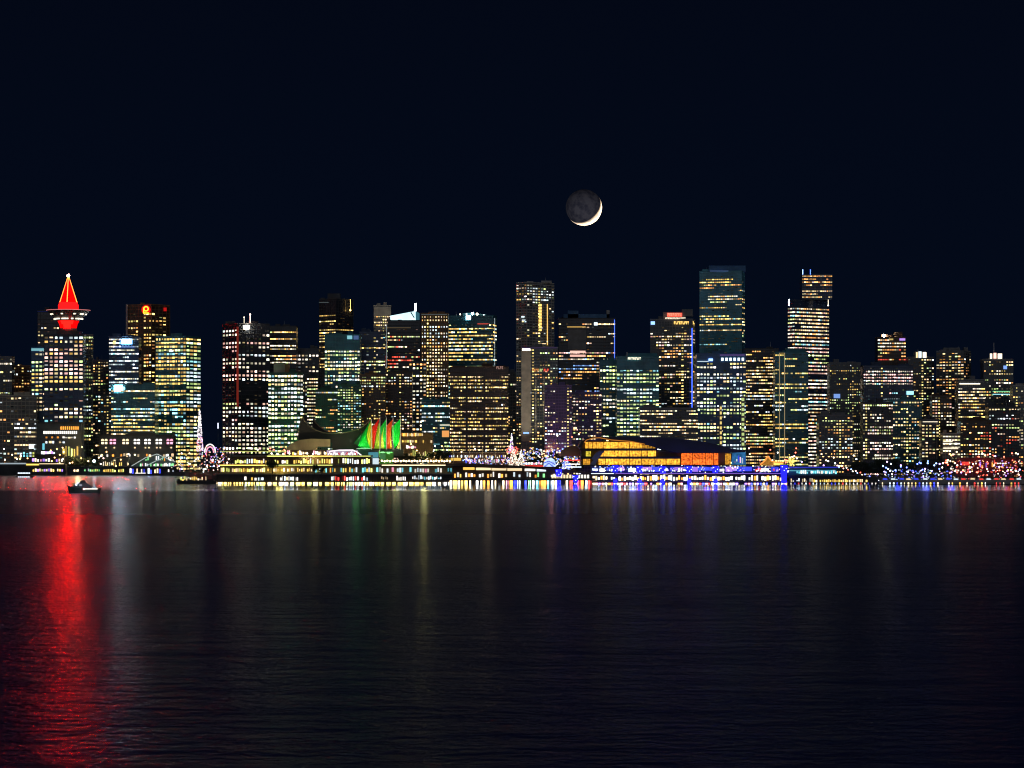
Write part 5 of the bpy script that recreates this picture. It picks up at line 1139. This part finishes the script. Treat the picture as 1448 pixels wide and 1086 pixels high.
def flood(px, py, D, tx, ty, TD, watts, deg, c):  # spots added to brighten walls and sails, no fittings modelled
    l = bpy.data.lights.new('floodlight', 'SPOT'); l.energy = watts * G; l.spot_size = math.radians(deg); l.spot_blend = .5; l.shadow_soft_size = 1.0; l.color = c
    o = bpy.data.objects.new('floodlight', l); col.objects.link(o); o.location = P(px, py, D)
    o.rotation_euler = (P(tx, ty, TD) - o.location).to_track_quat('-Z', 'Y').to_euler()
flood(741, 640, 2990, 743.5, 560, 3078, 90000, 50, (1, .93, .8))
flood(436, 646, 2690, 436, 628, 2723, 14000, 95, (1, .85, .45))
flood(541, 470, 3590, 541, 440, 3628, 9000, 70, (1, .95, .85))  # added spot stands in for light from the white roof wedge
for x in (512, 523, 532, 541, 550, 560): flood(x, 643, 2706, x + .5, 618, 2722, 9000, 75, (1, 1, .95))
flood(470, 640, 2700, 480, 620, 2735, 6000, 120, (1, .6, .4))

def glow(px, py, D, watts, c):  # point lights without fittings, added for coloured spill on quays, trees and walls
    l = bpy.data.lights.new('lamp_glow', 'POINT'); l.energy = watts * G * .45; l.shadow_soft_size = 3.5; l.color = c
    o = bpy.data.objects.new('lamp_glow', l); col.objects.link(o); o.location = P(px, py, D)
for px, py, D, wt_, c in ((1362, 656, 2780, 6000, (1, .04, .03)), (1392, 652, 2785, 7000, (1, .03, .05)), (1425, 655, 2780, 6000, (1, .04, .02)), (1270, 664, 2755, 6000, (.08, .1, 1)), (1310, 664, 2755, 6000, (.08, .1, 1)), (1345, 668, 2755, 6000, (.1, .1, 1)),
    (800, 640, 2950, 26000, (.5, .25, 1)), (780, 636, 2950, 40000, (1, .3, .25)), (395, 666, 2688, 8000, (1, .75, .15)), (445, 652, 2694, 9000, (1, .8, .2)), (560, 652, 2690, 9000, (1, .8, .3)), (600, 640, 2815, 40000, (1, .85, .25)), (690, 650, 2800, 26000, (1, .7, .4)),
    (420, 618, 3120, 60000, (.1, 1, .25)), (503, 624, 2712, 9000, (.05, 1, .1)), (538, 640, 2712, 9000, (.2, 1, .15)), (345, 640, 3000, 30000, (1, .6, .3)), (110, 640, 3480, 50000, (1, .7, .3)), (108, 680, 2140, 1500, (.8, .9, 1)), (200, 650, 3500, 40000, (1, .8, .5)), (895, 664, 2668, 9000, (.05, .06, 1)), (950, 664, 2668, 9000, (.05, .06, 1)), (1000, 664, 2668, 9000, (.05, .06, 1)), (1060, 664, 2668, 9000, (.05, .06, 1))): glow(px, py, D, wt_, c)

# ------------------------------------------------------------------ camera and view
cd = bpy.data.cameras.new('camera'); cam = bpy.data.objects.new('camera', cd); col.objects.link(cam); sc.camera = cam
cam.location = (0, 0, CAMH); cam.rotation_euler = (math.pi / 2, 0, 0)
cd.sensor_width = 36; cd.lens = 36 / (1448 * K); cd.shift_y = (HY - 543) / 1448; cd.clip_start = 1; cd.clip_end = 60000
sc.view_settings.view_transform = 'Standard'; sc.view_settings.look = 'None'; sc.view_settings.exposure = EXPO; sc.view_settings.gamma = 1
sc.view_settings.use_curve_mapping = False
sc.render.resolution_x, sc.render.resolution_y = 1024, 768
sc.cycles.max_bounces = 4; sc.cycles.diffuse_bounces = 1; sc.cycles.glossy_bounces = 2; sc.cycles.caustics_reflective = False
sc.cycles.use_denoising = True; sc.cycles.use_adaptive_sampling = False; sc.cycles.filter_width = 1.1; sc.cycles.sample_clamp_indirect = 0
